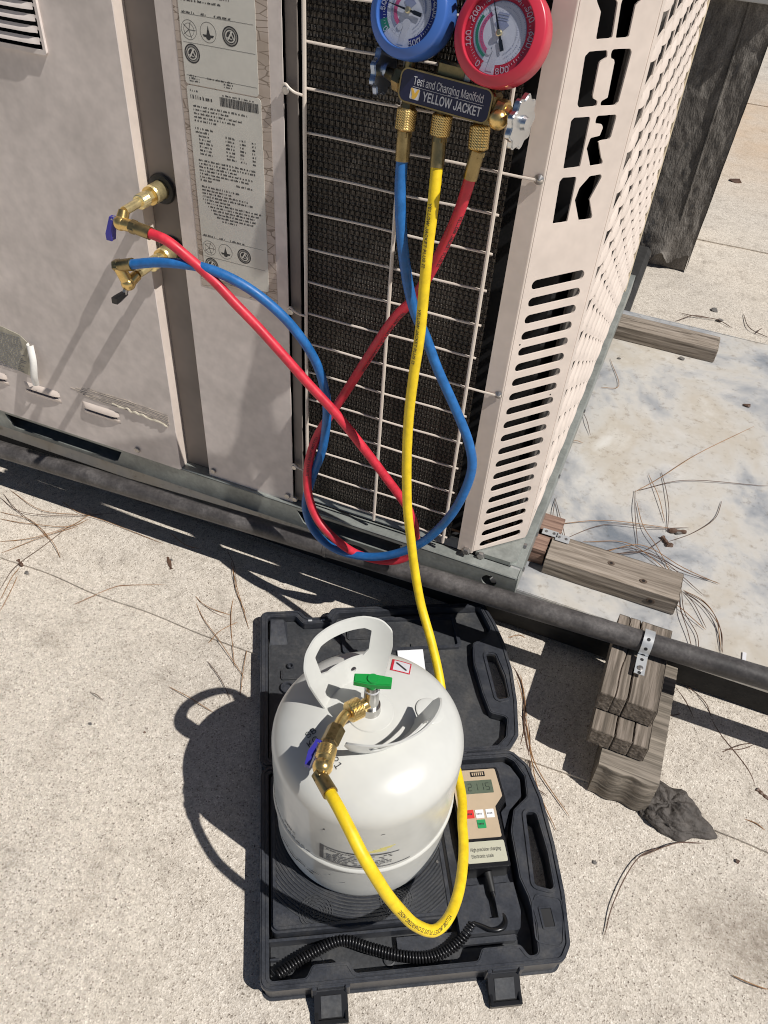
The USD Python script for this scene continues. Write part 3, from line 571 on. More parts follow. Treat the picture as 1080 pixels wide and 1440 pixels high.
g_bl = 'timber blocks stacked under the drain pipe'
bt = .1465
obj('timber_block', wood(.093, .179, .7690, .935, bt - .040, bt, 1, depth=.0018, freq=260, seed=11, n=(110, 18, 18), cracks=((-.004, .0009, .010), (-.022, .0008, .004))), WOODY, label='topmost weathered timber block, strapped to the grey pipe', cat='timber block', group=g_bl)
obj('timber_block', wood(.096, .183, .732, .930, bt - .077, bt - .041, 1, depth=.0018, freq=260, seed=12, n=(110, 18, 18), cracks=((-.010, .0009, .008), (.016, .0008, .006))), WOODY, label='middle timber block of the stack under the grey pipe', cat='timber block', group=g_bl)
def bottom_block():
    m = wood(.122, .212, .701, .935, .001, bt - .078, 0, depth=.0016, freq=300, seed=13, n=(56, 34, 34)); v = m.vertices.copy()
    fr = v[:, 1] < .80
    v[:, 1] += np.where(fr, .0022 * np.sin(v[:, 0] * 150 + 1) * np.clip((.80 - v[:, 1]) / .08, 0, 1), 0) - .008 * np.clip(1 - v[:, 2] / .06, 0, 1) * (v[:, 1] < .78)
    m.vertices = v; return m
obj('timber_block', bottom_block(), WOODD, label='bottom timber block with wavy grooved front standing on the roof', cat='timber block', group=g_bl)

def pipe_pt(x): return np.array([x, .8750 + .007 * (x - .15), .1655 + .046 * (x - .15)])
pipe = thing('drain_pipe', 'long dirty grey drain pipe running in front of the unit base', 'pipe')
xs = np.linspace(-1.9, 1.2, 80)
obj('pipe_run', tube(np.array([pipe_pt(x) for x in xs]), .0168, 24), PIPE, pipe, smooth=True)
obj('pipe_coupling', tube(np.array([pipe_pt(x) for x in np.linspace(-.40, -.395, 2)]), .0182, 24), PIPE, pipe)
hang = thing('pipe_strap', 'perforated galvanised strap holding the grey pipe to the top timber block', 'pipe strap')
P0 = pipe_pt(.140); ax = pipe_pt(.15) - pipe_pt(.14); ax /= np.linalg.norm(ax)
def strap(u, v):
    s = u * (.0190 * 2.9 + .040); a = np.minimum(s, .0190 * 2.9) / .0190; ex_ = np.maximum(s - .0190 * 2.9, 0)
    ang = 2.35 - a
    y = P0[1] + .0192 * np.cos(ang) ; z = P0[2] + .0192 * np.sin(ang)
    ta = 2.35 - 2.9
    y = np.where(ex_ > 0, P0[1] + .0192 * math.cos(ta) - ex_ * 0, y); z = np.where(ex_ > 0, z, z)
    return np.stack([P0[0] + (v - .5) * .0155, 2 * P0[1] - y - ex_ * 1.0, np.maximum(z - ex_ * .02, bt + .0015)], 1)
band = obj('band', grid(strap, 34, 3, -.0012), mat('bright_galvanised', (.62, .63, .63), .38, metal=.5, var=.1), hang)
for u in (.25, .40, .55, .70, .97):
    p = strap(np.array([u, u + .01]), np.array([.5, .5])); n = np.array([0, p[0][1] - P0[1], p[0][2] - P0[2]]) if u < .6 else np.array([0, 0, 1.]); n /= np.linalg.norm(n)
    obj('strap_hole', T(lathe([(0, 0), (.0027, 0), (.0027, .0003), (0, .0003)], 14), frame(p[0] + n * .0013, n)), DARKV, band)
pb = strap(np.array([.88]), np.array([.5]))[0]
obj('strap_screw', T(lathe([(0, 0), (.0045, 0), (.0042, .0020), (.0015, .0028), (0, .0028)], 14), frame(pb + [0, 0, .0012], (0, 0, 1))), STEEL, band)

# ================================================================== CHARGING MANIFOLD
PH = math.radians(8); TI = math.radians(9)
U = np.array([math.cos(PH), -math.sin(PH), -.035]); U /= np.linalg.norm(U)
Nn = np.array([-math.sin(PH) * math.cos(TI), -math.cos(PH) * math.cos(TI), math.sin(TI)]); Nn -= U * (Nn @ U); Nn /= np.linalg.norm(Nn)
V = np.cross(Nn, U)
MC = aty(625, 134, .857); MS = .98
def mp(a, b, c=0.): return MC + (U * a + V * b + Nn * c) * MS
def MF(a=0, b=0, c=0): M = np.eye(4); M[:3, 0], M[:3, 1], M[:3, 2], M[:3, 3] = U * MS, V * MS, Nn * MS, mp(a, b, c); return M
man = thing('manifold_gauge_set', 'two-gauge charging manifold with blue and red gauges hung on the wire guard', 'manifold gauge')
obj('valve_block', [T(rb(-.056, .056, -.0125, .0135, -.026, -.0022, .003), MF()), T(rb(-.020, .020, .011, .030, -.024, -.010, .003), MF())], BRASSD, man)
pl = obj('name_plate', T(ext(rpoly(-.053, .053, -.0152, .0152, .0075), .0022, -.0020), MF()), NAVY, man)
obj('plate_rim', T(ext(rpoly(-.0545, .0545, -.0167, .0167, .009).difference(rpoly(-.053, .053, -.0152, .0152, .0075)), .0028, -.0022), MF()), BRASSD, pl)
def text(s, h, wid, cx, cy, c, bold=False, M=None, dep=.0002):
    t = meshkit.text_mesh(s, h, dep, bold); b = t.bounds; k = wid / (b[1][0] - b[0][0]) if wid else 1
    t.apply_scale([k, 1, 1]); b = t.bounds; t.apply_translation([cx - (b[0][0] + b[1][0]) / 2, cy - h / 2, c])
    return T(t, M) if M is not None else t
obj('lettering', text('Test and Charging Manifold', .0078, .082, .003, .0063, .0003, M=MF()), WHITEP, pl, smooth=False)
obj('lettering', text('YELLOW JACKET', .0086, .069, .010, -.0063, .0003, True, M=MF()), WHITEP, pl, smooth=False)
obj('lettering_rule', T(ext(sbox(-.038, .00005, .046, .0004), .0002, .0003), MF()), WHITEP, pl, smooth=False)
obj('emblem', T(ext(rpoly(-.040, -.0285, -.0118, -.0012, .0015), .0002, .0003), MF()), WHITEP, pl, smooth=False)
obj('emblem_wing', T(ext(union_all([Polygon([(-.0395, -.0015), (-.037, -.0015), (-.033, -.0075), (-.0345, -.0115), (-.0375, -.007)]), Polygon([(-.029, -.0015), (-.0315, -.0015), (-.0345, -.007), (-.034, -.0115), (-.0315, -.0085)]), Point(-.0355, -.0095).buffer(.0019)]), .0002, .00055), MF()), GOLDP, pl, smooth=False)
# gauges
def gauge(name, a, b, tilt_x, tilt_y, Rr, boot, band, marks, needle_deg, spans, label):
    g = Nn + U * tilt_x + V * tilt_y; g /= np.linalg.norm(g)
    G = frame(mp(a, b, .004), g, U + V * .02); G[:3, :3] *= MS
    L_ = lambda m: T(m, G)
    p = obj(name, L_(lathe([(0, -.030), (Rr * .80, -.030), (Rr * .93, -.027), (Rr * .985, -.018), (Rr, -.004), (Rr, .001), (Rr * .985, .0030), (Rr * .955, .0046), (Rr * .80, .0072), (Rr * .775, .0068), (Rr * .765, .0050), (Rr * .757, -.0045), (0, -.0045)], 64)), boot, man, smooth=50, label=label)
    obj('lens', L_(lathe([(0, .0056), (Rr * .4, .0050), (Rr * .757, .0032), (Rr * .757, .0026), (Rr * .4, .0043), (0, .0049)], 48)), LENS, p, smooth=60)
    L_ = lambda m: T(move(m, 0, 0, .0048), G)
    r1 = Rr * .755
    d = obj('dial', L_(lathe([(r1 * .76, -.0042), (r1, -.0042), (r1, -.0039), (r1 * .76, -.0039)], 64)), band, p, smooth=False)
    obj('dial_face', L_(lathe([(0, -.0042), (r1 * .758, -.0042), (r1 * .758, -.0039), (0, -.0039)], 64)), DIALW, p, smooth=False)
    def arc(r0, r2, a0, a1, z=-.0037):
        t = np.radians(np.linspace(a0, a1, 40)); P = [(r2 * math.cos(x), r2 * math.sin(x)) for x in t] + [(r0 * math.cos(x), r0 * math.sin(x)) for x in t[::-1]]
        return L_(ext(Polygon(P), .0002, z))
    for r0, r2, a0, a1, m_ in spans: obj('dial_scale', arc(r1 * r0, r1 * r2, a0, a1), m_, p, smooth=False)
    tk = []
    for k in range(61):
        t = math.radians(250 - k * 5.33); rr0, rr1 = r1 * (.80 if k % 5 == 0 else .83), r1 * .88
        tk.append(L_(ext(LineString([(rr0 * math.cos(t), rr0 * math.sin(t)), (rr1 * math.cos(t), rr1 * math.sin(t))]).buffer(.00022, cap_style=2), .0002, -.0035)))
    obj('dial_ticks', tk, WHITEP, p, smooth=False)
    tk = []
    for k in range(70):
        t = math.radians(245 - k * 4.4)
        for q0, q1 in ((.70, .745), (.60, .63), (.50, .53)):
            if rng.random() < .8: tk.append(L_(ext(LineString([(r1 * q0 * math.cos(t), r1 * q0 * math.sin(t)), (r1 * q1 * math.cos(t), r1 * q1 * math.sin(t))]).buffer(.00016, cap_style=2), .0002, -.0034)))
    for y in (.30, .37, .44): tk.append(L_(ext(sbox(-r1 * .16, r1 * y, r1 * .16, r1 * (y + .035)), .0002, -.0034)))
    obj('scale_print', tk, DIALS, p, smooth=False)
    nm = []
    for s, ang in marks:
        t = math.radians(ang); q = text(s, .0056, None, 0, 0, -.0034); q = T(q, trimesh.transformations.rotation_matrix(t + (math.pi / 2 if math.sin(t) < -.6 else -math.pi / 2), [0, 0, 1])); nm.append(L_(move(q, r1 * .915 * math.cos(t) * .985, r1 * .915 * math.sin(t) * .985, 0)))
    obj('dial_numbers', nm, WHITEP, p, smooth=False)
    obj('dial_stop', L_(ext(union_all([Point(.001, -r1 * .36).buffer(.0048), Polygon([(-.002, -r1 * .4), (.004, -r1 * .4), (.002, -r1 * .93), (-.005, -r1 * .93)]), Point(-.006, -r1 * .47).buffer(.003)]), .0002, -.0033)), WHITEP, p, smooth=False)
    t = math.radians(needle_deg); c, s = math.cos(t), math.sin(t); Q = lambda x, y: (x * c - y * s, x * s + y * c)
    nd = obj('needle', L_(ext(Polygon([Q(r1 * .80, .0002), Q(0, .0012), Q(-.006, .0011), Q(-.007, .0019), Q(-.0165, .0019), Q(-.0165, -.0019), Q(-.007, -.0019), Q(-.006, -.0011), Q(0, -.0012), Q(r1 * .80, -.0002)]), .0006, -.0022)), NEEDLE, p, smooth=False)
    obj('pivot', L_(lathe([(0, -.0033), (.0031, -.0033), (.0031, -.0008), (.0022, -.0002), (0, -.0002)], 18)), BRASSP, nd)
    return G
def ab(px, py, c):
    rr = ray(px, py); t = ((mp(0, 0, c) - CAM) @ Nn) / (rr @ Nn); q = (CAM + rr * t - MC) / MS; return q @ U, q @ V
a1, b1 = ab(578, 15, .0); a2, b2 = ab(700, 47, .010)
gauge('blue_gauge', a1, b1, -.05, .17, .0446, BOOTB, DIALB, [('0', 222), ('50', 180), ('100', 150), ('200', 105), ('300', 60), ('400', 10), ('500', -62)], 172, [(.76, .999, 203, 226, DIALG), (.76, .999, 226, 285, DIALW), (.40, .52, 140, 235, DIALP), (.56, .60, 0, 235, DIALS), (0., .30, 45, 135, DIALS)], 'blue-booted low pressure gauge')
gauge('red_gauge', a2, b2, -.02, .17, .0482, BOOTR, DIALR, [('0', 243), ('100', 197), ('200', 158), ('300', 118), ('400', 78), ('500', 38), ('600', 0), ('800', -68)], 118, [(.76, .999, 251, 277, DIALW), (.62, .70, 150, 245, DIALG), (.48, .58, 130, 250, DIALP), (.74, .757, 0, 245, DIALS), (0., .30, 45, 135, DIALS)], 'red-booted high pressure gauge')
obj('gauge_stem', [cone(mp(a1, .010, -.018), mp(a1, b1 - .03, -.018), .006), cone(mp(a2 - .006, .010, -.018), mp(a2, b2 - .03, -.014), .006)], BRASSD, man)
obj('sight_stem', [cone(mp(.0185, .012, -.012), mp(.0185, .045, -.012), .0042), nut(mp(.0185, .016, -.012), mp(.0185, .024, -.012), .0062)], STEEL, man)
# hand wheels
def wheel(p, axis, m, label):
    th = np.linspace(0, 2 * np.pi, 96, endpoint=False); rr = .0250 + .0020 * np.cos(th * 9)
    poly = Polygon(np.stack([rr * np.cos(th), rr * np.sin(th)], 1))
    body = trimesh.util.concatenate([ext(poly, .0045, 0), ext(poly.buffer(-.0016), .0065, -.001), lathe([(0, -.004), (.007, -.004), (.0085, .002), (.006, .010), (0, .010)], 20)])
    return obj('hand_wheel', T(body, frame(p, axis)), m, man, smooth=30, label=label)
wr = wheel(mp(.0850, -.006, -.006), U + Nn * .10, CHROME, 'bright chrome hand wheel')
wl = wheel(mp(-.0850, .006, -.020), -U + Nn * .02, mat('navy_reflection_chrome', (.40, .47, .60), .2, metal=.9, var=.1), 'hand wheel with navy reflection in its colour')  # navy reflection tinted into the chrome colour
obj('valve_bonnet', [nut(mp(.056, -.002, -.013), mp(.068, -.003, -.012), .0125), cone(mp(.068, -.003, -.012), mp(.076, -.0045, -.009), .0085, .006), T(trimesh.creation.icosphere(2, .0105), frame(mp(.063, -.009, -.006), (0, 0, 1)))], BRASS, man)
obj('valve_bonnet', [nut(mp(-.056, .000, -.015), mp(-.068, .002, -.016), .0125), cone(mp(-.068, .002, -.016), mp(-.083, .004, -.020), .0075, .0055)], BRASSD, man)
PORTS = []
for px, py, qx, qy in ((573, 152, 570, 180), (623, 160, 621, 192), (676, 172, 674, 206)):
    A = aty(px, py, .866); PORTS.append(A)
    obj('port', nut(A + [0, .006, .010], A + [0, 0, -.004], .0085), BRASSD, man)
hook = spline([mp(0, .028, -.020), mp(0, .060, -.030), mp(0, .088, -.028), mp(0, .098, -.014), mp(0, .092, .0)], 10)
obj('hanging_hook', tube(hook, .0022, 8), STEEL, man)

# ================================================================== HOSES
HR = .0066
def hose_text(path, s, start, h, up_to):
    """lettering wrapped on the hose: runs along the path from arc length start, on the side towards up_to"""
    t = meshkit.text_mesh(s, h, .00015); v = t.vertices
    seg = np.r_[0, np.cumsum(np.linalg.norm(np.diff(path, axis=0), axis=1))]; sg = start + v[:, 0]
    c = np.stack([np.interp(sg, seg, path[:, k]) for k in range(3)], 1); tn = np.stack([np.interp(sg, seg, np.gradient(path[:, k])) for k in range(3)], 1); tn /= np.linalg.norm(tn, axis=1, keepdims=True)
    w_ = up_to - c; w_ -= tn * (w_ * tn).sum(1, keepdims=True); w_ /= np.linalg.norm(w_, axis=1, keepdims=True); side_ = np.cross(w_, tn)
    ang = (v[:, 1] - h * .45) / HR; rr = (HR + .00012 + v[:, 2])[:, None]
    t.vertices = c + rr * (np.cos(ang)[:, None] * w_ + np.sin(ang)[:, None] * side_)
    return t
def make_hose(name, label, m, P, words_at, A):
    h = thing(name, label, 'hose')
    p = smooth_path(spline(P, 14), 3)
    tb = obj('hose_tube', tube(p, HR, 14), m, h, smooth=True)
    d0 = p[0] - p[4]; d0 /= np.linalg.norm(d0)
    # manifold end: ferrule, knurled coupler
    obj('ferrule', [cone(p[0] - d0 * .014, p[0] + d0 * .016, .0081, .0079, 20), nut(p[0] + d0 * .010, p[0] + d0 * .018, .0086)], BRASSD, h)
    B0 = p[0] + d0 * .017; dd = A - B0; L = np.linalg.norm(dd); dd /= L
    obj('coupler', knurl(B0, B0 + dd * min(.024, L), .0112), BRASS, h, smooth=20)
    for s, st, side_ in words_at: obj('hose_lettering', hose_text(p, s, st, .0042, CAM + side_), PRINT, tb, smooth=False)
    return h, p
Y = lambda pts: [aty(x, y, d) for x, y, d in pts]
BL = Y([(567, 207, .860), (563, 262, .855), (565, 330, .848), (573, 395, .845), (584, 440, .847), (598, 472, .850), (615, 518, .848), (641, 576, .850), (659, 622, .846), (664, 655, .842), (652, 694, .836), (627, 733, .832), (590, 765, .828), (546, 781, .826), (508, 782, .826), (468, 770, .828), (441, 745, .834), (430, 712, .842), (439, 672, .850), (452, 637, .856),
        (458, 605, .858), (460, 574, .858), (455, 541, .856), (445, 511, .852), (427, 480, .846), (398, 445, .838), (362, 414, .830), (330, 394, .824), (292, 378, .818), (255, 371, .812), (220, 369, .808), (183, 372, .806)])
RD = Y([(666, 233, .860), (659, 258, .860), (645, 300, .862), (627, 340, .864), (604, 385, .866), (580, 422, .868), (556, 446, .866), (523, 494, .870), (491, 544, .870), (470, 576, .868), (450, 606, .862), (438, 634, .852), (432, 668, .842), (436, 705, .832), (449, 734, .824), (475, 761, .818), (505, 780, .832), (545, 789, .842), (570, 784, .846), (582, 767, .848), (584, 746, .848), (576, 719, .848), (561, 696, .846), (541, 669, .842), (508, 626, .836), (471, 580, .830), (434, 540, .826), (397, 498, .822), (360, 457, .820), (330, 426, .818), (298, 392, .816), (262, 360, .814), (234, 338, .812), (208, 327, .811)])
hose_b, pb_ = make_hose('blue_hose', 'blue charging hose looping from the manifold to the lower service port', BLUE, BL, [], PORTS[0])
hose_r, pr2 = make_hose('red_hose', 'red charging hose looping from the manifold to the upper service port', RED, RD, [('YELLOW JACKET PLUS II', .055, np.array([.9, 0, 0])), ('YELLOW JACKET PLUS II CHARGING HOSE', .205, np.array([.9, 0, 0])), ('YELLOW JACKET PLUS II', .470, np.array([.0, 0, 0]))], PORTS[2])
CT = np.array([-.17, .503])
ZL = lambda pts: [atz(x, y, z) for x, y, z in pts]
YL = Y([(616, 216, .858), (610, 280, .846), (602, 345, .836), (597, 400, .829), (590, 474, .820), (582, 526, .813), (575, 585, .807), (572, 650, .801), (573, 715, .793), (577, 752, .787), (583, 800, .776), (592, 850, .758), (606, 900, .730)]) + ZL([(618, 952, .142)]) + [np.array([CT[0] + r_ * math.cos(t), CT[1] + r_ * math.sin(t), z]) for t, r_, z in ((1.05, .152, .105), (.70, .140, .086), (.42, .1365, .090))] + ZL([(650, 1155, .111), (652, 1188, .122), (651, 1215, .132), (644, 1258, .148), (630, 1292, .165), (610, 1309, .188), (583, 1300, .220), (565, 1283, .247), (545, 1259, .277), (527, 1231, .303), (509, 1201, .322), (492, 1167, .333), (475, 1134, .337), (460, 1108, .333)])
hose_y, py_ = make_hose('yellow_hose', 'yellow charging hose hanging from the manifold down to the white cylinder', YEL, YL, [('YELLOW JACKET PLUS II', .05, np.array([-.6, -.3, 0])), ('YELLOW JACKET PLUS II', .17, np.array([-.6, -.3, 0])), ('YELLOW JACKET PLUS II CHARGING HOSE', 1.12, np.array([.0, .0, -.2]))], PORTS[1])
# valves on the two unit ports (they end the red and blue hoses)
def port_valve(h, p_end, d_in, gx, gz, y_out, elbow, lever_m, lev):
    d_in = d_in / np.linalg.norm(d_in)
    obj('ferrule', [cone(p_end - d_in * .004, p_end + d_in * .022, .0084, .0080, 20), nut(p_end + d_in * .016, p_end + d_in * .026, .0090)], BRASSD, h)
    A = np.array([gx, YR + .016, gz])
    cap = obj('flare_nut', [cone(A, A - [0, .022, 0], .0128, .0128, 28), cone(A - [0, .022, 0], A - [0, .026, 0], .0128, .0112, 28)], BRASSP, h)
    obj('flare_rim', T(lathe([(.0075, 0), (.0124, 0), (.0124, .0012), (.0075, .0012)], 28), frame(A - [0, .026, 0], (0, -1, 0))), BRASS, cap)
    B = np.array([gx, y_out, gz])
    obj('stem', [nut(A - [0, .024, 0], A - [0, .036, 0], .0085), cone(A - [0, .034, 0], B, .0060)], BRASSP, h)
    obj('coupler', knurl(A - [0, .036, 0], A - [0, .052, 0], .0100), BRASSP, h, smooth=20)
    body = obj('ball_valve', [T(trimesh.creation.icosphere(3, .0098), frame(B + elbow, (0, 0, 1))), cone(B, B + elbow, .0072, .0082), cone(B + elbow, p_end + d_in * .020, .0084, .0078)], BRASS, h)
    lv_ = obj('lever', hull(np.array([B + elbow + lev[0] + q * s for s in (.005, .006) for q in np.array(list(np.ndindex(2, 2, 2))) - .5] + [B + elbow + lev[1] + q * .0085 for q in np.array(list(np.ndindex(2, 2, 2))) - .5])), lever_m, body)
    obj('lever_pin', cone(B + elbow, B + elbow + lev[0] * 1.05, .0038), STEEL, body)
port_valve(hose_r, pr2[-1], pr2[-1] - pr2[-5], -.6700, .6842, .822, np.array([.000, -.010, -.012]), BLUEPL, (np.array([-.011, -.001, .004]), np.array([-.017, -.004, -.020])))
port_valve(hose_b, pb_[-1], pb_[-1] - pb_[-5], -.6655, .5975, .822, np.array([-.006, -.014, -.008]), BLACKPL, (np.array([-.004, -.006, -.013]), np.array([-.012, -.016, -.020])))

# ================================================================== CHARGING SCALE IN ITS CASE (local axes u along the front, v away)
CA = 28.4; CO = np.array([-.187, .261, 0.])
cu, su = math.cos(math.radians(CA)), math.sin(math.radians(CA))
def wl_(u, v, z=0.): return np.array([CO[0] + u * cu - v * su, CO[1] + u * su + v * cu, z])
def arcpoly(pts, r=.012): return Polygon(pts).buffer(-r, quad_segs=6).buffer(2 * r, quad_segs=8).buffer(-r, quad_segs=6)
case = thing('carrying_case', 'open charcoal plastic carrying case lying on the roof under the white cylinder', 'case', CO, CA)
# --- base half
outer = arcpoly([(-.011, -.007), (.366, -.007), (.380, .012), (.390, .075), (.394, .14), (.394, .21), (.386, .262), (.366, .288), (-.011, .288)], .014)
hole = arcpoly([(.352, .088), (.377, .079), (.381, .13), (.379, .188), (.364, .190)], .006)
outer = outer.difference(hole)
lat_notch = [sbox(.050, -.02, .098, .004), sbox(.268, -.02, .316, .004)]
inner = outer.buffer(-.0085, quad_segs=6)
well = arcpoly([(.000, .004), (.045, .004), (.053, .018), (.097, .018), (.105, .004), (.258, .004), (.266, .018), (.316, .018), (.324, .004), (.336, .005), (.342, .04), (.340, .075), (.334, .10), (.337, .165), (.348, .195), (.372, .213), (.376, .245), (.366, .270), (.355, .278), (.000, .278)], .006)
tray = obj('base_tray', [ext(outer.difference(well), .007, .035), ext(outer.buffer(-.004).difference(well.buffer(.0005)), .033, .002), ext(outer.buffer(-.001), .002, .0)], CASE, case, smooth=25)
obj('rim_bead', [ext(outer.buffer(-.002).difference(outer.buffer(-.0050)), .0022, .0418), ext(well.buffer(.0042).difference(well.buffer(.0018)), .0012, .0418)], CASE, tray)
obj('tray_floor', ext(well.buffer(-.001), .0015, .009), CASEF, case)
tunnel = hole.buffer(.0035).difference(hole)
obj('handle_grip', [ext(tunnel, .0018, .0418), ext(arcpoly([(.338, .020), (.369, .012), (.380, .045), (.382, .068), (.352, .076), (.343, .062)], .006).buffer(.002).difference(arcpoly([(.338, .020), (.369, .012), (.380, .045), (.382, .068), (.352, .076), (.343, .062)], .006)), .0014, .0418)], CASE, tray)
obj('tray_pocket', rb(.352, .366, .035, .058, .0415, .0424, .0003), DARKV, tray)
obj('pocket_rim', ext(rpoly(.3495, .3685, .0325, .0605, .002).difference(rpoly(.352, .366, .035, .058, .001)), .0016, .0418), CASE, tray)
# molded insert on the right with a nest for the control unit
nest = arcpoly([(.256, .098), (.329, .098), (.331, .196), (.341, .205), (.340, .262), (.256, .262)], .003)
ins = arcpoly([(.243, .038), (.322, .038), (.328, .060), (.326, .10), (.330, .17), (.343, .197), (.366, .218), (.370, .244), (.360, .266), (.350, .274), (.243, .274)], .005)
obj('moulded_insert', [ext(ins.difference(nest).difference(sbox(.285, .055, .297, .098)), .024, .0105), ext(nest.union(sbox(.285, .055, .297, .098)), .012, .0105)], CASE, case, smooth=25)
obj('insert_step', [ext(sbox(.162, .026, .241, .047), .010, .0105), ext(rpoly(.24, .318, .030, .0375, .002), .011, .0105)], CASE, case)
for u_, v_, r_ in ((.060, .030, .009), (.151, .024, .008)): obj('floor_boss', move(lathe([(0, 0), (r_, 0), (r_ * .93, .003), (r_ * .7, .0034), (r_ * .65, .0022), (0, .0022)], 24), u_, v_, .0105), CASEF, case)
obj('front_rib', [rb(-.001, .235, .0525, .0565, .0105, .030, .001), rb(.0, .012, .034, .037, .0105, .02, .001)], CASE, case)
# --- lid half, opened flat
lid_o = arcpoly([(-.013, .294), (.366, .294), (.386, .318), (.398, .38), (.404, .44), (.403, .50), (.396, .545), (.384, .590), (.112, .592), (.100, .573), (.066, .573), (.054, .590), (-.013, .590)], .012)
lid_h = arcpoly([(.367, .385), (.386, .388), (.388, .43), (.382, .474), (.366, .478)], .005)
lid_w = arcpoly([(-.001, .304), (.350, .304), (.366, .318), (.376, .352), (.350, .362), (.345, .40), (.342, .46), (.348, .50), (.372, .512), (.386, .53), (.376, .580), (.120, .580), (.108, .560), (.060, .560), (.048, .578), (-.001, .578)], .007)
lid_o = lid_o.difference(lid_h)
lid = obj('lid', [ext(lid_o.difference(lid_w), .006, .026), ext(lid_o.buffer(-.004).difference(lid_w.buffer(.0005)), .025, .002), ext(lid_o.buffer(-.001), .002, .0)], CASE, case, smooth=25)
obj('rim_bead', [ext(lid_o.buffer(-.0022).difference(lid_o.buffer(-.0052)), .0020, .0318), ext(lid_w.buffer(.0040).difference(lid_w.buffer(.0018)), .0012, .0318)], CASE, lid)
obj('lid_floor', ext(lid_w.buffer(-.001), .0015, .016), CASEF, case)
for q in (rpoly(.235, .290, .300, .336, .004), rpoly(.243, .283, .475, .515, .003), rpoly(.248, .284, .392, .432, .003), rpoly(.02, .19, .455, .475, .004), rpoly(.135, .21, .53, .552, .004)): obj('lid_pad', [ext(q, .0030, .0175), ext(q.buffer(-.002), .0010, .0203)], CASEF, lid)
obj('lid_step', [ext(arcpoly([(.125, .500), (.33, .500), (.33, .572), (.125, .572)], .006).difference(arcpoly([(.131, .506), (.324, .506), (.324, .566), (.131, .566)], .004)), .006, .0175)], CASE, lid)
for u_, v_, r_ in ((.030, .438, .0115), (.036, .480, .0055), (.075, .517, .0065)): obj('lid_boss', move(lathe([(r_ * .62, 0), (r_, 0), (r_ * .92, .0062), (r_ * .70, .0062), (r_ * .62, .001), (0, .001), (0, 0)], 24), u_, v_, .0176), CASE, lid)
obj('lid_scoop', hull(np.array([[.002, .528, .0176], [.032, .528, .0176], [.032, .574, .0176], [.002, .574, .0176], [.004, .560, .031], [.026, .572, .031], [.004, .574, .031]])), CASE, lid)
obj('lid_catch', [rb(.068, .076, .563, .571, .020, .0325, .001), rb(.090, .098, .563, .571, .020, .0325, .001)], mat('pale_catch', (.42, .43, .44), .4), lid)
for u0 in (.03, .17, .30): obj('hinge_knuckle', T(lathe([(0, 0), (.0055, 0), (.0055, .045), (0, .045)], 14), frame((u0, .2905, .030), (1, 0, 0))), CASE, case)
# --- latches hanging open in front
for u0 in (.0535, .2705):
    la = obj('latch', [hull(np.array([[u0 + du, v, z] for du in (.0, .041) for v, z in ((-.0075, .024), (-.0075, .019), (-.036, .0055), (-.036, .0015))])), rb(u0, u0 + .0045, -.037, -.010, .0035, .0120, .001), rb(u0 + .0365, u0 + .041, -.037, -.010, .0035, .0120, .001), rb(u0, u0 + .041, -.0395, -.034, .0012, .0105, .001)], BLACKPL, case)
    obj('latch_window', hull(np.array([[u0 + du, v, z] for du in (.008, .033) for v, z in ((-.012, .0225), (-.032, .0085), (-.032, .0070), (-.012, .0205))])), CASEF, la)
    obj('latch_pin', T(lathe([(0, 0), (.0042, 0), (.0042, .046), (0, .046)], 14), frame((u0 - .0025, -.004, .0265), (1, 0, 0))), CASE, la)
    obj('latch_lug', [rb(u0 - .0028, u0 + .0032, -.010, .010, .012, .0405, .001), rb(u0 + .038, u0 + .044, -.010, .010, .012, .0405, .001), rb(u0 + .004, u0 + .037, -.0082, .006, .03, .0408, .001)], CASE, la)

# --- weighing platform
sc = thing('weighing_scale', 'square black ribbed weighing platform sunk in the carrying case', 'scale', CO, CA)
PT = .0485
plat = obj('platform', [ext(rpoly(.003, .237, .058, .276, .008), .030, .0110), ext(rpoly(.0055, .2345, .0605, .2735, .007), .0046, .0405)], CASE, sc, smooth=25)
PLF = .0452
obj('platform_rim', ext(rpoly(.0055, .2345, .0605, .2735, .007).difference(rpoly(.009, .231, .064, .270, .005)), .0016, PLF), CASE, plat)
ribs = []
pc = (.130, .205)
for k in range(3, 36):
    rr = .012 + .0042 * k; c = Point(*pc).buffer(rr + .0009, quad_segs=20).difference(Point(*pc).buffer(rr - .0009, quad_segs=20)).intersection(rpoly(.010, .230, .065, .269, .004))
    if not c.is_empty: ribs.append(ext(c, .0012, PLF))
for (cx, cy) in ((.165, .085), (.06, .078)):
    for k in range(1, 7):
        c = Point(cx, cy).buffer(.0035 * k + .0007).difference(Point(cx, cy).buffer(.0035 * k - .0007)).intersection(rpoly(.010, .230, .065, .269, .004))
        ribs.append(ext(c, .0016, PLF))
obj('platform_ribs', ribs, CASEF, plat, smooth=False)
obj('edge_strip', rb(.2375, .2425, .062, .27, .012, .036, .001), BLACKPL, sc)
for v_ in (.128, .25): obj('corner_screw', move(lathe([(0, 0), (.0022, 0), (.0018, .001), (0, .001)], 10), .2255, v_, .0468), STEEL, plat)

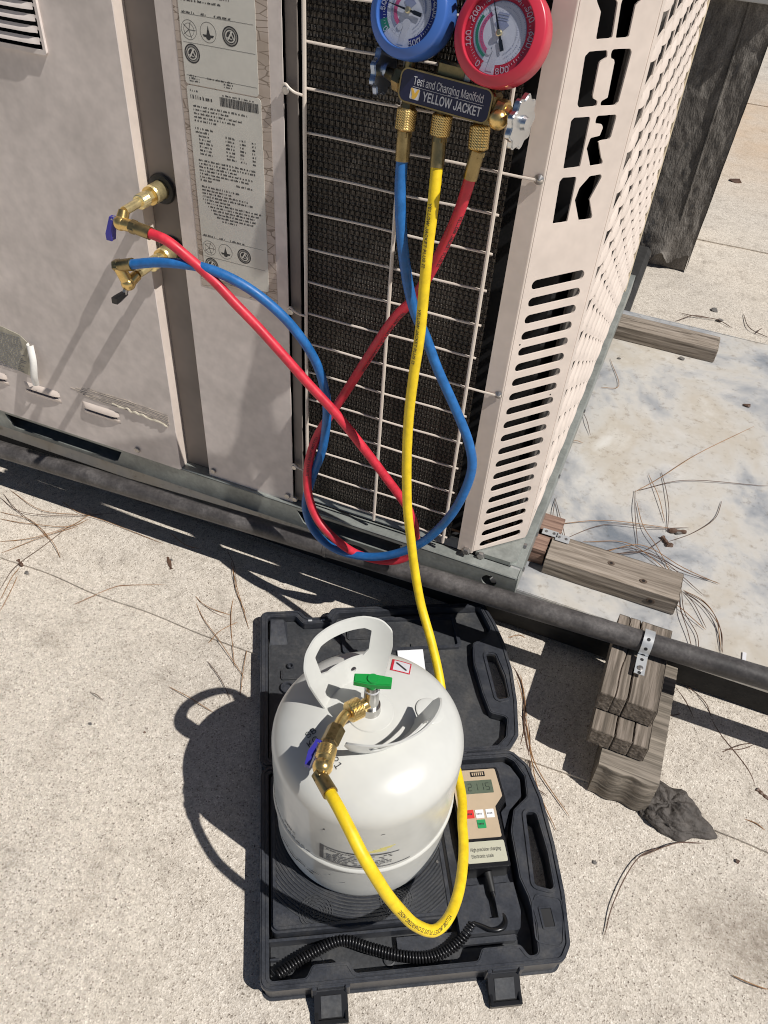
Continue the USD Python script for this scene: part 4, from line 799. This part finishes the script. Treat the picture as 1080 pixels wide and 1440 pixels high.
# --- control unit with coiled lead
ctl = thing('scale_controller', 'handheld beige faced scale controller with small grey display and four keys', 'controller', CO, CA)
head = arcpoly([(.264, .112), (.3235, .112), (.3235, .190), (.337, .206), (.334, .257), (.262, .257), (.262, .150)], .003)
cb = obj('controller_body', [ext(head, .029, .0235), ext(head.buffer(-.0015), .0305, .0235)], BLACKPL, ctl, smooth=25)
obj('faceplate', ext(arcpoly([(.2645, .152), (.3190, .152), (.3190, .196), (.3325, .211), (.3300, .2535), (.2645, .2535)], .0025), .0010, .0540), TAN, cb, smooth=False)
dsp = obj('display', ext(rpoly(.272, .3215, .2165, .2365, .001), .0006, .0551), LCD, cb, smooth=False)
seg = {'2': 'abged', '1': 'bc', '5': 'afgcd', '.': ''}
SEGS = {'a': (.1, .92, .9, 1), 'g': (.1, .46, .9, .54), 'd': (.1, 0, .9, .08), 'f': (0, .54, .14, .94), 'e': (0, .06, .14, .46), 'b': (.86, .54, 1, .94), 'c': (.86, .06, 1, .46)}
dg = []
for k, ch_ in enumerate('2115'):
    x0 = .285 + .0086 * k
    for s in seg[ch_]: q = SEGS[s]; dg.append(ext(sbox(x0 + q[0] * .0058, .2205 + q[1] * .0115, x0 + q[2] * .0058, .2205 + q[3] * .0115), .0002, .0558))
obj('display_digits', dg, mat('lcd_segment', (.03, .04, .03), .4), dsp, smooth=False)
obj('badge', ext(rpoly(.2925, .3135, .2425, .2500, .0005), .0006, .0551), BLACKPL, cb, smooth=False)
obj('badge_print', [ext(sbox(.2945 + .0030 * k, .2440, .2962 + .0030 * k, .2486), .0002, .0558) for k in range(6)], TAN, cb, smooth=False)
for m_, u_, v_, w_ in ((mat('red_key', (.60, .035, .03), .45), .2745, .1805, 1), (mat('white_key', (.76, .76, .76), .45), .2885, .1800, 1), (mat('white_key', (.76, .76, .76), .45), .3035, .1800, 1), (mat('green_key', (.02, .30, .10), .45), .2885, .1655, 1)):
    kb = obj('key', [ext(rpoly(u_, u_ + .0118, v_, v_ + .0122, .0008), .0008, .0551)], m_, cb, smooth=False)
    obj('key_print', [ext(sbox(u_ + .0015 + .0020 * k, v_ + .0048, u_ + .0028 + .0020 * k, v_ + .0072), .0002, .0560) for k in range(4)], PRINT if m_ is not looks['white_key'] else PRINTG, kb, smooth=False)
pl2 = obj('caption_label', ext(rpoly(.2655, .3205, .1185, .1475, .002), .0008, .0541), LABELG, cb, smooth=False)
obj('caption', [text('High precision charging', .0048, .042, .293, .1365, .0550), text('Electronic scale', .0048, .030, .287, .1275, .0550)], PRINT, pl2, smooth=False)
obj('lead_boot', cone((.2935, .112, .038), (.2955, .088, .034), .0058, .0040, 16), RUBBER, ctl)
ld = spline([(.2955, .090, .034), (.300, .070, .030), (.305, .052, .034), (.299, .040, .040), (.285, .038, .041), (.272, .046, .036), (.262, .052, .032)], 10)
obj('lead', tube(smooth_path(ld), .0030, 10), BLACKPL, ctl, smooth=True)
cp_ = smooth_path(spline([(.262, .052, .030), (.250, .040, .030), (.232, .028, .026), (.205, .020, .023), (.170, .023, .023), (.128, .036, .024), (.092, .048, .026), (.060, .040, .023), (.030, .027, .023), (.010, .016, .023)], 30), 6)
sg = np.r_[0, np.cumsum(np.linalg.norm(np.diff(cp_, axis=0), axis=1))]
ss = np.linspace(0, sg[-1], 70 * 14); cc = np.stack([np.interp(ss, sg, cp_[:, k]) for k in range(3)], 1)
_, fa, fb = frames(cc); th = np.arange(len(ss)) * 2 * math.pi / 14
obj('coiled_lead', tube(cc + .0058 * (np.cos(th)[:, None] * fa + np.sin(th)[:, None] * fb), .0018, 6), BLACKPL, ctl, smooth=True)

pc_ = ext(Polygon([(.216, .452), (.260, .452), (.262, .502), (.218, .502)]), .0006, .0215)
card = obj('paper_card', T(pc_, trimesh.transformations.translation_matrix(CO) @ trimesh.transformations.rotation_matrix(math.radians(CA), [0, 0, 1])), mat('white_paper', (.80, .80, .82), .6, var=.02), smooth=False, label='white paper card lying in the case lid behind the cylinder', cat='paper card')

# ================================================================== REFRIGERANT CYLINDER
TX, TY, TZ = -.1705, .503, PT - .0014
tk = thing('refrigerant_cylinder', 'squat white refrigerant cylinder with two loop handles standing on the scale', 'gas cylinder', (TX, TY, TZ))
prof = [(0, .004), (.090, .0015), (.108, .001), (.1145, .004), (.1165, .012), (.1170, .030), (.1175, .078), (.1190, .0815), (.1205, .085), (.1200, .0885), (.1178, .0905), (.1180, .094), (.1184, .11), (.1184, .198)]
for t in np.linspace(0, math.pi / 2, 26)[1:]: prof.append((.1184 * math.cos(t) ** .81, .198 + .057 * math.sin(t) ** .81))
prof[-1] = (0, .255)
obj('body', lathe(prof, 96), TANK, tk, smooth=40)
dome_z = lambda r: .198 + .057 * np.clip(1 - (np.minimum(r, .1183) / .1184) ** 2.47, 0, 1) ** (1 / 2.47)
obj('valve_collar', lathe([(.0265, .2525), (.0285, .2545), (.0275, .2558), (.020, .2570), (.012, .2578), (0, .2578)], 40), TANK, tk)
obj('relief_cap', T(lathe([(.0165, -.001), (.018, .0006), (.0165, .0016), (.010, .0024), (0, .0027)], 32), frame((.064, .034, dome_z(.072) + .001), (.22, .11, 1))), TANK, tk)
def handle(t0, t1, ztop):
    P = sbox(0, -.04, 1, 1)
    outl = Polygon([(.02, -.12), (.98, -.12), (1.0, .55), (.97, .82), (.88, .95), (.74, 1.0), (.30, 1.0), (.14, .95), (.04, .84), (0, .60)]).buffer(-.17, quad_segs=16).buffer(.17, quad_segs=16)
    win = Polygon([(.21, .48), (.30, .41), (.72, .41), (.78, .50), (.80, .79), (.74, .835), (.32, .84), (.22, .78)]).buffer(-.02).buffer(.045).buffer(-.025)
    pl = outl.difference(win).difference(affinity.scale(Point(.60, .24).buffer(.035), 1, 1.1))
    m = ext(pl, 1.0, 0); m = m.subdivide_to_size(.045, max_iter=9); v = m.vertices; s, t, c = v[:, 0], v[:, 1], v[:, 2]
    a = np.radians(t0 + (t1 - t0) * s); sq = np.clip(t, -.2, 1)
    r = .0515 + (.083 - .0515) * np.clip(sq, 0, 1.1) ** .85 + (c - .5) * .0024
    inset = 1 - .12 * np.clip(1 - np.abs(2 * s - 1), 0, 1) * (1 - np.clip(sq, 0, 1))
    # roll the grip edge of the window
    z = .246 + (ztop - .246) * sq
    m.vertices = np.stack([r * inset * np.cos(a), r * inset * np.sin(a), z], 1); m.fix_normals()
    return m
obj('handle', handle(200, 92, .330), TANK, tk, smooth=40)
obj('handle', handle(378, 268, .318), TANK, tk, smooth=40)
# valve
vz = .256
obj('valve_stem', [cone((0, 0, vz), (0, 0, vz + .014), .0125, .0115, 28), cone((0, 0, vz + .014), (0, 0, vz + .054), .0092, .0086, 28)], mat('dull_steel', (.50, .49, .47), .22, metal=1., var=.08), tk)
kz = vz + .060; kd = np.array([.0183, .0057, 0]); kd /= np.linalg.norm(kd); kn_ = np.array([-kd[1], kd[0], 0])
kb = Polygon([(-.0205, -.0045), (-.006, -.0058), (.006, -.0058), (.0205, -.0045), (.0205, .0045), (.006, .0058), (-.006, .0058), (-.0205, .0045)]).buffer(.0012)
M = np.eye(4); M[:3, 0], M[:3, 1], M[:3, 2], M[:3, 3] = kd, kn_, [0, 0, 1], [0, 0, kz - .004]
kn2 = obj('valve_knob', [T(ext(kb, .0070), M), T(ext(kb.buffer(-.0012), .0090, -.001), M), cone((0, 0, kz - .013), (0, 0, kz + .006), .0085, .0062, 20)], GREEN, tk)
obj('knob_seal', cone((0, 0, kz - .0155), (0, 0, kz - .0128), .0090, .0090, 20), WHITEP, kn2)
W2 = lambda px, py, z: atz(px, py, z) - np.array([TX, TY, TZ])
def on_tank(poly_uv, th0, r_off=.0003, dome=False):
    """flat print wrapped on the cylinder: u = arc length from angle th0 (to the right), v = height"""
    m = ext(poly_uv, .0003); m = m.subdivide_to_size(.006, max_iter=8) if len(m.faces) < 4000 else m; v = m.vertices
    a = th0 + v[:, 0] / .1184; r = .1184 + r_off + v[:, 2]
    return trimesh.Trimesh(np.stack([r * np.cos(a), r * np.sin(a), v[:, 1]], 1), m.faces, process=False)
th_f = math.atan2(-.118, -.05)          # towards the camera
pr = []
pr.append(on_tank(sbox(.0005, .100, .0058, .136), th_f + .32, ))
for (u0, u1, v0, v1) in ((.0058, .098, .1335, .1352), (.006, .115, .1000, .1012), (.035, .085, .1331, .1358), (.03, .07, .0992, .1018)): pr.append(on_tank(sbox(u0, v0, u1, v1), th_f + .32))
for k in range(7):
    v0 = .1285 - .0040 * k; x = .009
    while x < .088:
        w_ = rng.uniform(.002, .008)
        if rng.random() < .72: pr.append(on_tank(sbox(x, v0, min(x + w_, .09), v0 + .0013), th_f + .32))
        x += w_ + .0016
obj('printed_box', pr, mat('tank_print', (.075, .075, .08), .55, var=.3, vs=150), tk, smooth=False)
obj('printed_band', [on_tank(Polygon([(x, z), (x + w_, z + .0035), (x + w_, z + .0045), (x, z + .0012)]), th_f + .32) for x, z, w_ in ((.052, .139, .03), (.058, .142, .024), (.066, .1455, .022), (.074, .149, .018))], mat('yellow_print', (.62, .55, .16), .5), tk, smooth=False)
def tank_text(s, h, th0, z0, wid=None, rot=0, bold=False):
    t = text(s, h, wid, 0, 0, 0, bold); t = T(t, trimesh.transformations.rotation_matrix(rot, [0, 0, 1])); v = t.vertices; a = th0 + v[:, 0] / .1184; r = .1188 + v[:, 2]
    return trimesh.Trimesh(np.stack([r * np.cos(a), r * np.sin(a), z0 + v[:, 1]], 1), t.faces, process=False)
obj('printed_lines', [tank_text('Made in', .0042, th_f - .10, .1080, .022), tank_text('kg', .010, th_f - .62, .142, .018, 0, True)] + [on_tank(sbox(x, .0945 + .0008 * (k % 2), x + .006, .0957 + .0008 * (k % 2)), th_f - .45) for k, x in enumerate(np.arange(-.03, .08, .0085))] + [on_tank(sbox(x, .136 - .0022 * q, x + rng.uniform(.0015, .005), .1368 - .0022 * q), th_f - .80) for q in range(14) for x in np.arange(.002, .030, .0058)], looks['tank_print'], tk, smooth=False)
obj('scuffs', [on_tank(Polygon([(x, z), (x + w_, z + .0006), (x + w_ * .8, z + h_), (x + .001, z + h_ * .7)]), th_f + dt) for x, z, w_, h_, dt in [(.0 + .0045 * k, .0385 + .003 * math.sin(k * .8), rng.uniform(.003, .0075), rng.uniform(.0012, .0032), -.30) for k in range(14)] + [(.02, .045, .012, .0012, .05), (.05, .165, .006, .0014, .25), (.03, .175, .0032, .003, .1), (.062, .158, .003, .004, .2), (-.06, .19, .004, .006, -.2), (.075, .185, .005, .0012, .3), (.01, .05, .004, .001, .5), (-.02, .06, .003, .001, .6)]], PRINT, tk, smooth=False)
def dome_text(s, h, x, y, ang):
    t = text(s, h, None, 0, 0, 0); t = T(t, trimesh.transformations.rotation_matrix(ang, [0, 0, 1])); v = t.vertices; X, Y_ = x + v[:, 0], y + v[:, 1]
    return trimesh.Trimesh(np.stack([X, Y_, dome_z(np.hypot(X, Y_)) + .0004 + v[:, 2]], 1), t.faces, process=False)
q = W2(473, 1086, TZ + .226); q2 = W2(437, 1043, TZ + .228)
obj('stamped_code', [dome_text('21', .0080, q[0], q[1], .35 - 1.0), dome_text('SB', .0075, q2[0], q2[1], 1.0), dome_text('KG', .0075, q2[0] + .007, q2[1] - .009, 1.0)], PRINT, tk, smooth=False)
q = W2(564, 938, TZ + .243)
def dome_patch(poly, x, y, ang, off):
    m = ext(poly, .0003).subdivide_to_size(.006, max_iter=6); m = T(m, trimesh.transformations.rotation_matrix(ang, [0, 0, 1])); v = m.vertices; X, Y_ = x + v[:, 0], y + v[:, 1]
    return trimesh.Trimesh(np.stack([X, Y_, dome_z(np.hypot(X, Y_)) + off + v[:, 2]], 1), m.faces, process=False)
ha = .22
stk = obj('hazard_sticker', dome_patch(rpoly(-.0125, .0125, -.0118, .0118, .0005), q[0], q[1], ha, .0004), WHITEP, tk, smooth=False)
obj('sticker_border', dome_patch(sbox(-.0125, -.0118, .0125, .0118).difference(sbox(-.0095, -.0100, .0112, .0102)), q[0], q[1], ha, .0008), mat('sticker_red', (.55, .02, .04), .5), stk, smooth=False)
obj('sticker_mark', dome_patch(LineString([(-.0060, .0050), (.0066, -.0052)]).buffer(.0014), q[0], q[1], ha, .0008), PRINT, stk, smooth=False)

# fittings between the cylinder valve and the yellow hose
F_ = [atz(x, y, z) for x, y, z in ((519, 987, .324), (507, 994, .325), (488, 1003, .327), (480, 1013, .328), (474, 1023, .329), (462, 1048, .331), (458, 1064, .332), (451, 1087, .331))]
obj('outlet', [cone((0, 0, .277), F_[1] - np.array([TX, TY, TZ]), .0075, .0065)], BRASS, tk)
obj('valve_coupler', knurl(F_[1], F_[2] + (F_[1] - F_[2]) * .1, .0128), BRASS, hose_y, smooth=20)
obj('elbow', tube(smooth_path(spline([F_[2], F_[3], F_[4]], 8), 2), .0064, 14), BRASS, hose_y, smooth=True)
d_ = F_[5] - F_[4]
obj('adapter', [nut(F_[4], F_[4] + d_ * .92, .0105, 6, .1), cone(F_[4] + d_ * .92, F_[5] + d_ * .1, .0088, .0088)], BRASSD, hose_y)
bv = obj('ball_valve', [knurl(F_[5] + d_ * .10, F_[6] + d_ * .15, .0112, 26), T(trimesh.creation.icosphere(3, .0112), frame(F_[6] * .4 + F_[7] * .6, (0, 0, 1))), cone(F_[6], F_[7], .0108, .0085)], BRASS, hose_y, smooth=30)
pe = py_[-1]; de = py_[-1] - py_[-6]; de /= np.linalg.norm(de)
obj('end_elbow', tube(smooth_path(spline([F_[7], F_[7] * .45 + (pe + de * .018) * .55 + np.array([0, 0, .002]), pe + de * .016], 8), 2), .0062, 12), BRASS, hose_y, smooth=True)
obj('ferrule', [cone(pe - de * .008, pe + de * .018, .0086, .0082, 20), nut(pe + de * .012, pe + de * .022, .0090)], BRASSD, hose_y)
lv0 = F_[6] * .4 + F_[7] * .6; le = atz(437, 1060, .324); lm = atz(447, 1046, .331)
lvr = obj('lever', [hull(np.array([p_ + qq * s_ for p_, s_ in ((lm, .007), (lm * .3 + le * .7, .0078)) for qq in (np.array(list(np.ndindex(2, 2, 2))) - .5)])), hull(np.array([p_ + qq * s_ for p_, s_ in ((lm * .3 + le * .7, .0078), (le + np.array([.002, -.010, -.004]), .006)) for qq in (np.array(list(np.ndindex(2, 2, 2))) - .5)]))], BLUEPL, bv)
obj('lever_pin', cone(lv0, lm, .0036), STEEL, bv)

# ================================================================== LITTER: mastic lump, chips, pine needles
def lump():
    m = trimesh.creation.icosphere(5, 1.0); v = m.vertices
    a = np.arctan2(v[:, 1], v[:, 0]); n1 = meshkit.fbm(v * 2.2 + 7, 4, 3) - .5; fold = np.abs(np.sin(a * 4.5 + 4 * n1)) ** .6
    rad = .043 * (1 + .5 * n1 + .16 * np.cos(a + .9) ** 2)
    x = v[:, 0] * rad * 1.05; y = v[:, 1] * rad * .85; z = np.clip(v[:, 2], -.05, 1) ** 1 * .020 * (.85 + .25 * fold + 1.3 * n1)
    tail = np.exp(-((a + .25) / .28) ** 2) * np.hypot(v[:, 0], v[:, 1]) ** 2
    x += tail * .022; y += -tail * .004
    m.vertices = np.stack([x, y, np.maximum(z, -.002)], 1); return m
LP = atz(938, 1136, .006)
obj('mastic_lump', move(lump(), LP[0], LP[1], .003), TARB, smooth=True, label='crumpled grey lump of roofing mastic on the roof beside the timber blocks', cat='mastic lump')
def chip(p, s, seed, flat=.5):
    r_ = np.random.default_rng(seed); P = r_.normal(size=(14, 3)); P /= np.linalg.norm(P, axis=1, keepdims=True)
    return move(hull(P * np.array([s, s * r_.uniform(.5, .9), s * flat])), p[0], p[1], p[2] + s * flat * .6)
chips = [((1034, 257), 0, .028, 'flat dark stone chip on the far roof right of the duct'), ((1005, 437), 0, .013, 'small dark chip on the roof beyond the far sleeper'), ((1012, 452), 0, .012, None), ((1050, 571), PZ, .011, 'small grey stone on the sheet metal pan right of the far sleeper'), ((953, 750), PZ, .010, None), ((836, 1213), 0, .004, None), ((1036, 1212), 0, .006, None), ((240, 790), 0, .009, 'crushed brown bark chip on the roof left of the case'), ((127, 1018), 0, .004, None), ((203, 1030), 0, .003, None), ((958, 505), PZ, .009, None), ((38, 806), 0, .006, None), ((942, 767), PZ, .007, None), ((990, 915), 0, .005, None), ((870, 505), PZ, .006, None)]
for k, ((px, py), z, s, lab) in enumerate(chips):
    p = atz(px, py, z); obj('debris_chip', chip(p, s, k + 50, .4), ROCK if k % 3 else NEED_B, smooth=False, label=lab or ('tiny dark fleck of debris on the sheet metal pan' if z else 'tiny dark fleck of debris on the roof'), cat='chip', group='debris chips' if lab else 'tiny flecks of debris')
def bark(name, p, q, r, seed, lab):
    xs = np.linspace(0, 1, 14); P = p[None] + (q - p)[None] * xs[:, None]; P[:, 2] += r * .8
    obj(name, tube(P, r * (.6 + .7 * meshkit.noise(np.stack([xs * 6, xs * 0 + seed, xs * 0], 1), seed)), 7), NEED_B, label=lab, cat='twig')
bark('twig', atz(940, 748, PZ), atz(964, 750, PZ), .0045, 3, 'short scaly twig lying among the needles on the pan')
bark('twig', atz(931, 757, PZ), atz(940, 769, PZ), .004, 4, 'stubby twig end below the short scaly twig on the pan')
bark('twig', atz(800, 768, PZ), atz(818, 770, PZ), .0030, 5, 'small twig lying by the strap plates behind the sleeper')
bark('twig', atz(236, 786, 0), atz(241, 803, 0), .004, 6, 'stub of bark on the bright roof below the pipe shadow')
bark('twig', atz(26, 790, 0), atz(32, 797, 0), .0035, 7, 'curled brown twig on the roof seam at the left')
bark('twig', atz(1063, 1112, 0), atz(1080, 1127, 0), .004, 8, 'dark twig at the right end of the mastic crack')

def needle(pts, z, m, lab, grp, lift=.004, r=.00062):
    P = np.array([atz(x, y, z) for x, y in pts]); p = spline(P, 7) if len(P) > 2 else np.linspace(P[0], P[1], 6)
    t = np.linspace(0, 1, len(p)); p = p.copy(); p[:, 2] = z + r + .0004 + lift * np.sin(t * math.pi) ** 2
    obj('pine_needle', tube(p, np.interp(t, [0, .1, .9, 1], [r * .5, r, r, r * .4]), 5), m, smooth=True, label=lab, cat='pine needle', group=grp)
GP, GL, GR = 'pine needles on the sheet metal pan', 'pine needles on the roof left of the case', 'pine needles beside the open case'
lp, ll, lr = 'dry brown pine needle lying on the sheet metal pan right of the unit', 'dry tan pine needle lying on the roof in front of the unit at the left', 'dry brown pine needle lying on the roof right of the open case'
hand_pan = [[(845, 545), (868, 546), (858, 505)], [(782, 700), (778, 718), (776, 738)], [(782, 706), (790, 740), (795, 758)], [(776, 738), (850, 734), (950, 744)], [(778, 765), (850, 740), (920, 745), (968, 742)], [(893, 690), (892, 720), (897, 770)], [(893, 692), (925, 675), (980, 640), (1060, 600)], [(897, 690), (960, 678), (1080, 684)], [(930, 665), (936, 690), (940, 720), (938, 748)], [(912, 668), (925, 700), (935, 735)], [(1015, 705), (1005, 730), (975, 750), (940, 762)],
            [(815, 762), (850, 778), (900, 778), (935, 757)], [(840, 780), (900, 768), (960, 800), (1012, 822)], [(850, 782), (905, 778), (960, 805), (1010, 820)], [(838, 778), (880, 772), (930, 790), (990, 838)], [(820, 762), (880, 765), (920, 790), (950, 815)], [(955, 830), (956, 860), (966, 890), (975, 920)], [(958, 830), (962, 862), (980, 895), (982, 922)], [(960, 830), (985, 845), (1005, 870), (1014, 915)], [(962, 832), (990, 850), (1010, 880), (1016, 918)], [(962, 832), (992, 858), (1013, 890), (1015, 918)], [(940, 842), (960, 860), (992, 886)], [(963, 835), (975, 850), (993, 884)], [(820, 580), (830, 612)], [(800, 622), (820, 623)], [(852, 795), (870, 788), (900, 798), (915, 812)], [(782, 762), (800, 768), (815, 778)], [(895, 705), (905, 745), (925, 775), (945, 810)]]
for k, p in enumerate(hand_pan): needle(p, PZ + .002, NEED_B if k % 3 else NEED_A, lp, GP, rng.uniform(.001, .005), .0007)
hand_left = [[(0, 700), (30, 722), (90, 728), (160, 722)], [(0, 730), (40, 738), (100, 742), (125, 730)], [(0, 762), (50, 758), (100, 742), (128, 722)], [(2, 778), (60, 758), (110, 740)], [(0, 830), (20, 800), (60, 770), (100, 738)], [(0, 845), (18, 812), (28, 798)], [(0, 860), (15, 835), (25, 810)], [(88, 706), (110, 722), (150, 735), (230, 765)], [(5, 695), (25, 720), (60, 745)], [(105, 850), (160, 828), (180, 825), (298, 823)], [(270, 833), (290, 855), (340, 870)], [(270, 833), (285, 870), (310, 905), (345, 955)], [(272, 836), (300, 862), (350, 880)], [(328, 795), (332, 830), (345, 862)], [(325, 790), (330, 815), (350, 885)], [(293, 905), (310, 890), (345, 870)], [(292, 930), (310, 955), (325, 985)], [(330, 830), (325, 870), (330, 940)], [(348, 910), (342, 945), (338, 980)], [(238, 966), (265, 982), (300, 1002)], [(127, 974), (145, 985)], [(240, 750), (262, 768), (280, 772)], [(60, 745), (78, 770), (85, 785)], [(15, 690), (60, 720), (110, 724)], [(320, 775), (330, 800), (333, 826)], [(0, 720), (45, 735), (70, 760)]]
for k, p in enumerate(hand_left): needle(p, .005 if min(q[1] for q in p) < 800 else .002, NEED_A if k % 4 else NEED_B, ll, GL, rng.uniform(.001, .006))
hand_right = [[(713, 930), (728, 960), (735, 990), (733, 1040)], [(712, 925), (730, 955), (738, 1000), (730, 1062)], [(718, 935), (735, 970), (736, 1020), (745, 1080)], [(735, 970), (742, 1030), (752, 1075), (800, 1148)], [(728, 1060), (735, 1095), (770, 1120)], [(742, 990), (736, 1030), (728, 1060)], [(738, 1000), (744, 1050), (756, 1110), (782, 1168)], [(733, 985), (738, 1030), (748, 1085)], [(740, 1000), (745, 1045), (740, 1075)], [(730, 940), (737, 985), (741, 1015)], [(726, 1000), (738, 1018), (742, 1060)], [(708, 862), (740, 868), (738, 875)], [(706, 900), (730, 895), (742, 900)], [(850, 1315), (862, 1270), (900, 1205), (945, 1188)], [(900, 1205), (950, 1188), (990, 1186)], [(1030, 1372), (1055, 1385), (1080, 1392)], [(1005, 1062), (1040, 1050), (1062, 1045)], [(990, 1052), (1040, 1055), (1075, 1040)], [(920, 960), (945, 972)], [(985, 985), (1010, 1030), (1055, 1090), (1066, 1130)], [(960, 960), (990, 990), (1002, 1015)], [(1040, 1150), (1062, 1160), (1080, 1172)], [(938, 955), (962, 985), (985, 1035)], [(885, 985), (930, 1008), (965, 1003)]]
for k, p in enumerate(hand_right): needle(p, .002 if p[0][0] < 790 or p[0][1] > 1100 else .002, NEED_B if k % 3 else NEED_A, lr, GR, rng.uniform(.001, .005), .0008)
hand_far = [[(955, 440), (980, 447), (1010, 452), (1030, 462)], [(1045, 442), (1055, 465), (1080, 475)], [(1062, 470), (1072, 462)], [(950, 452), (975, 446), (1005, 449)]]
for k, p in enumerate(hand_far): needle(p, .002, NEED_B, 'thin brown pine needle on the roof beyond the far sleeper', 'pine needles beyond the far sleeper', .004, .0011)
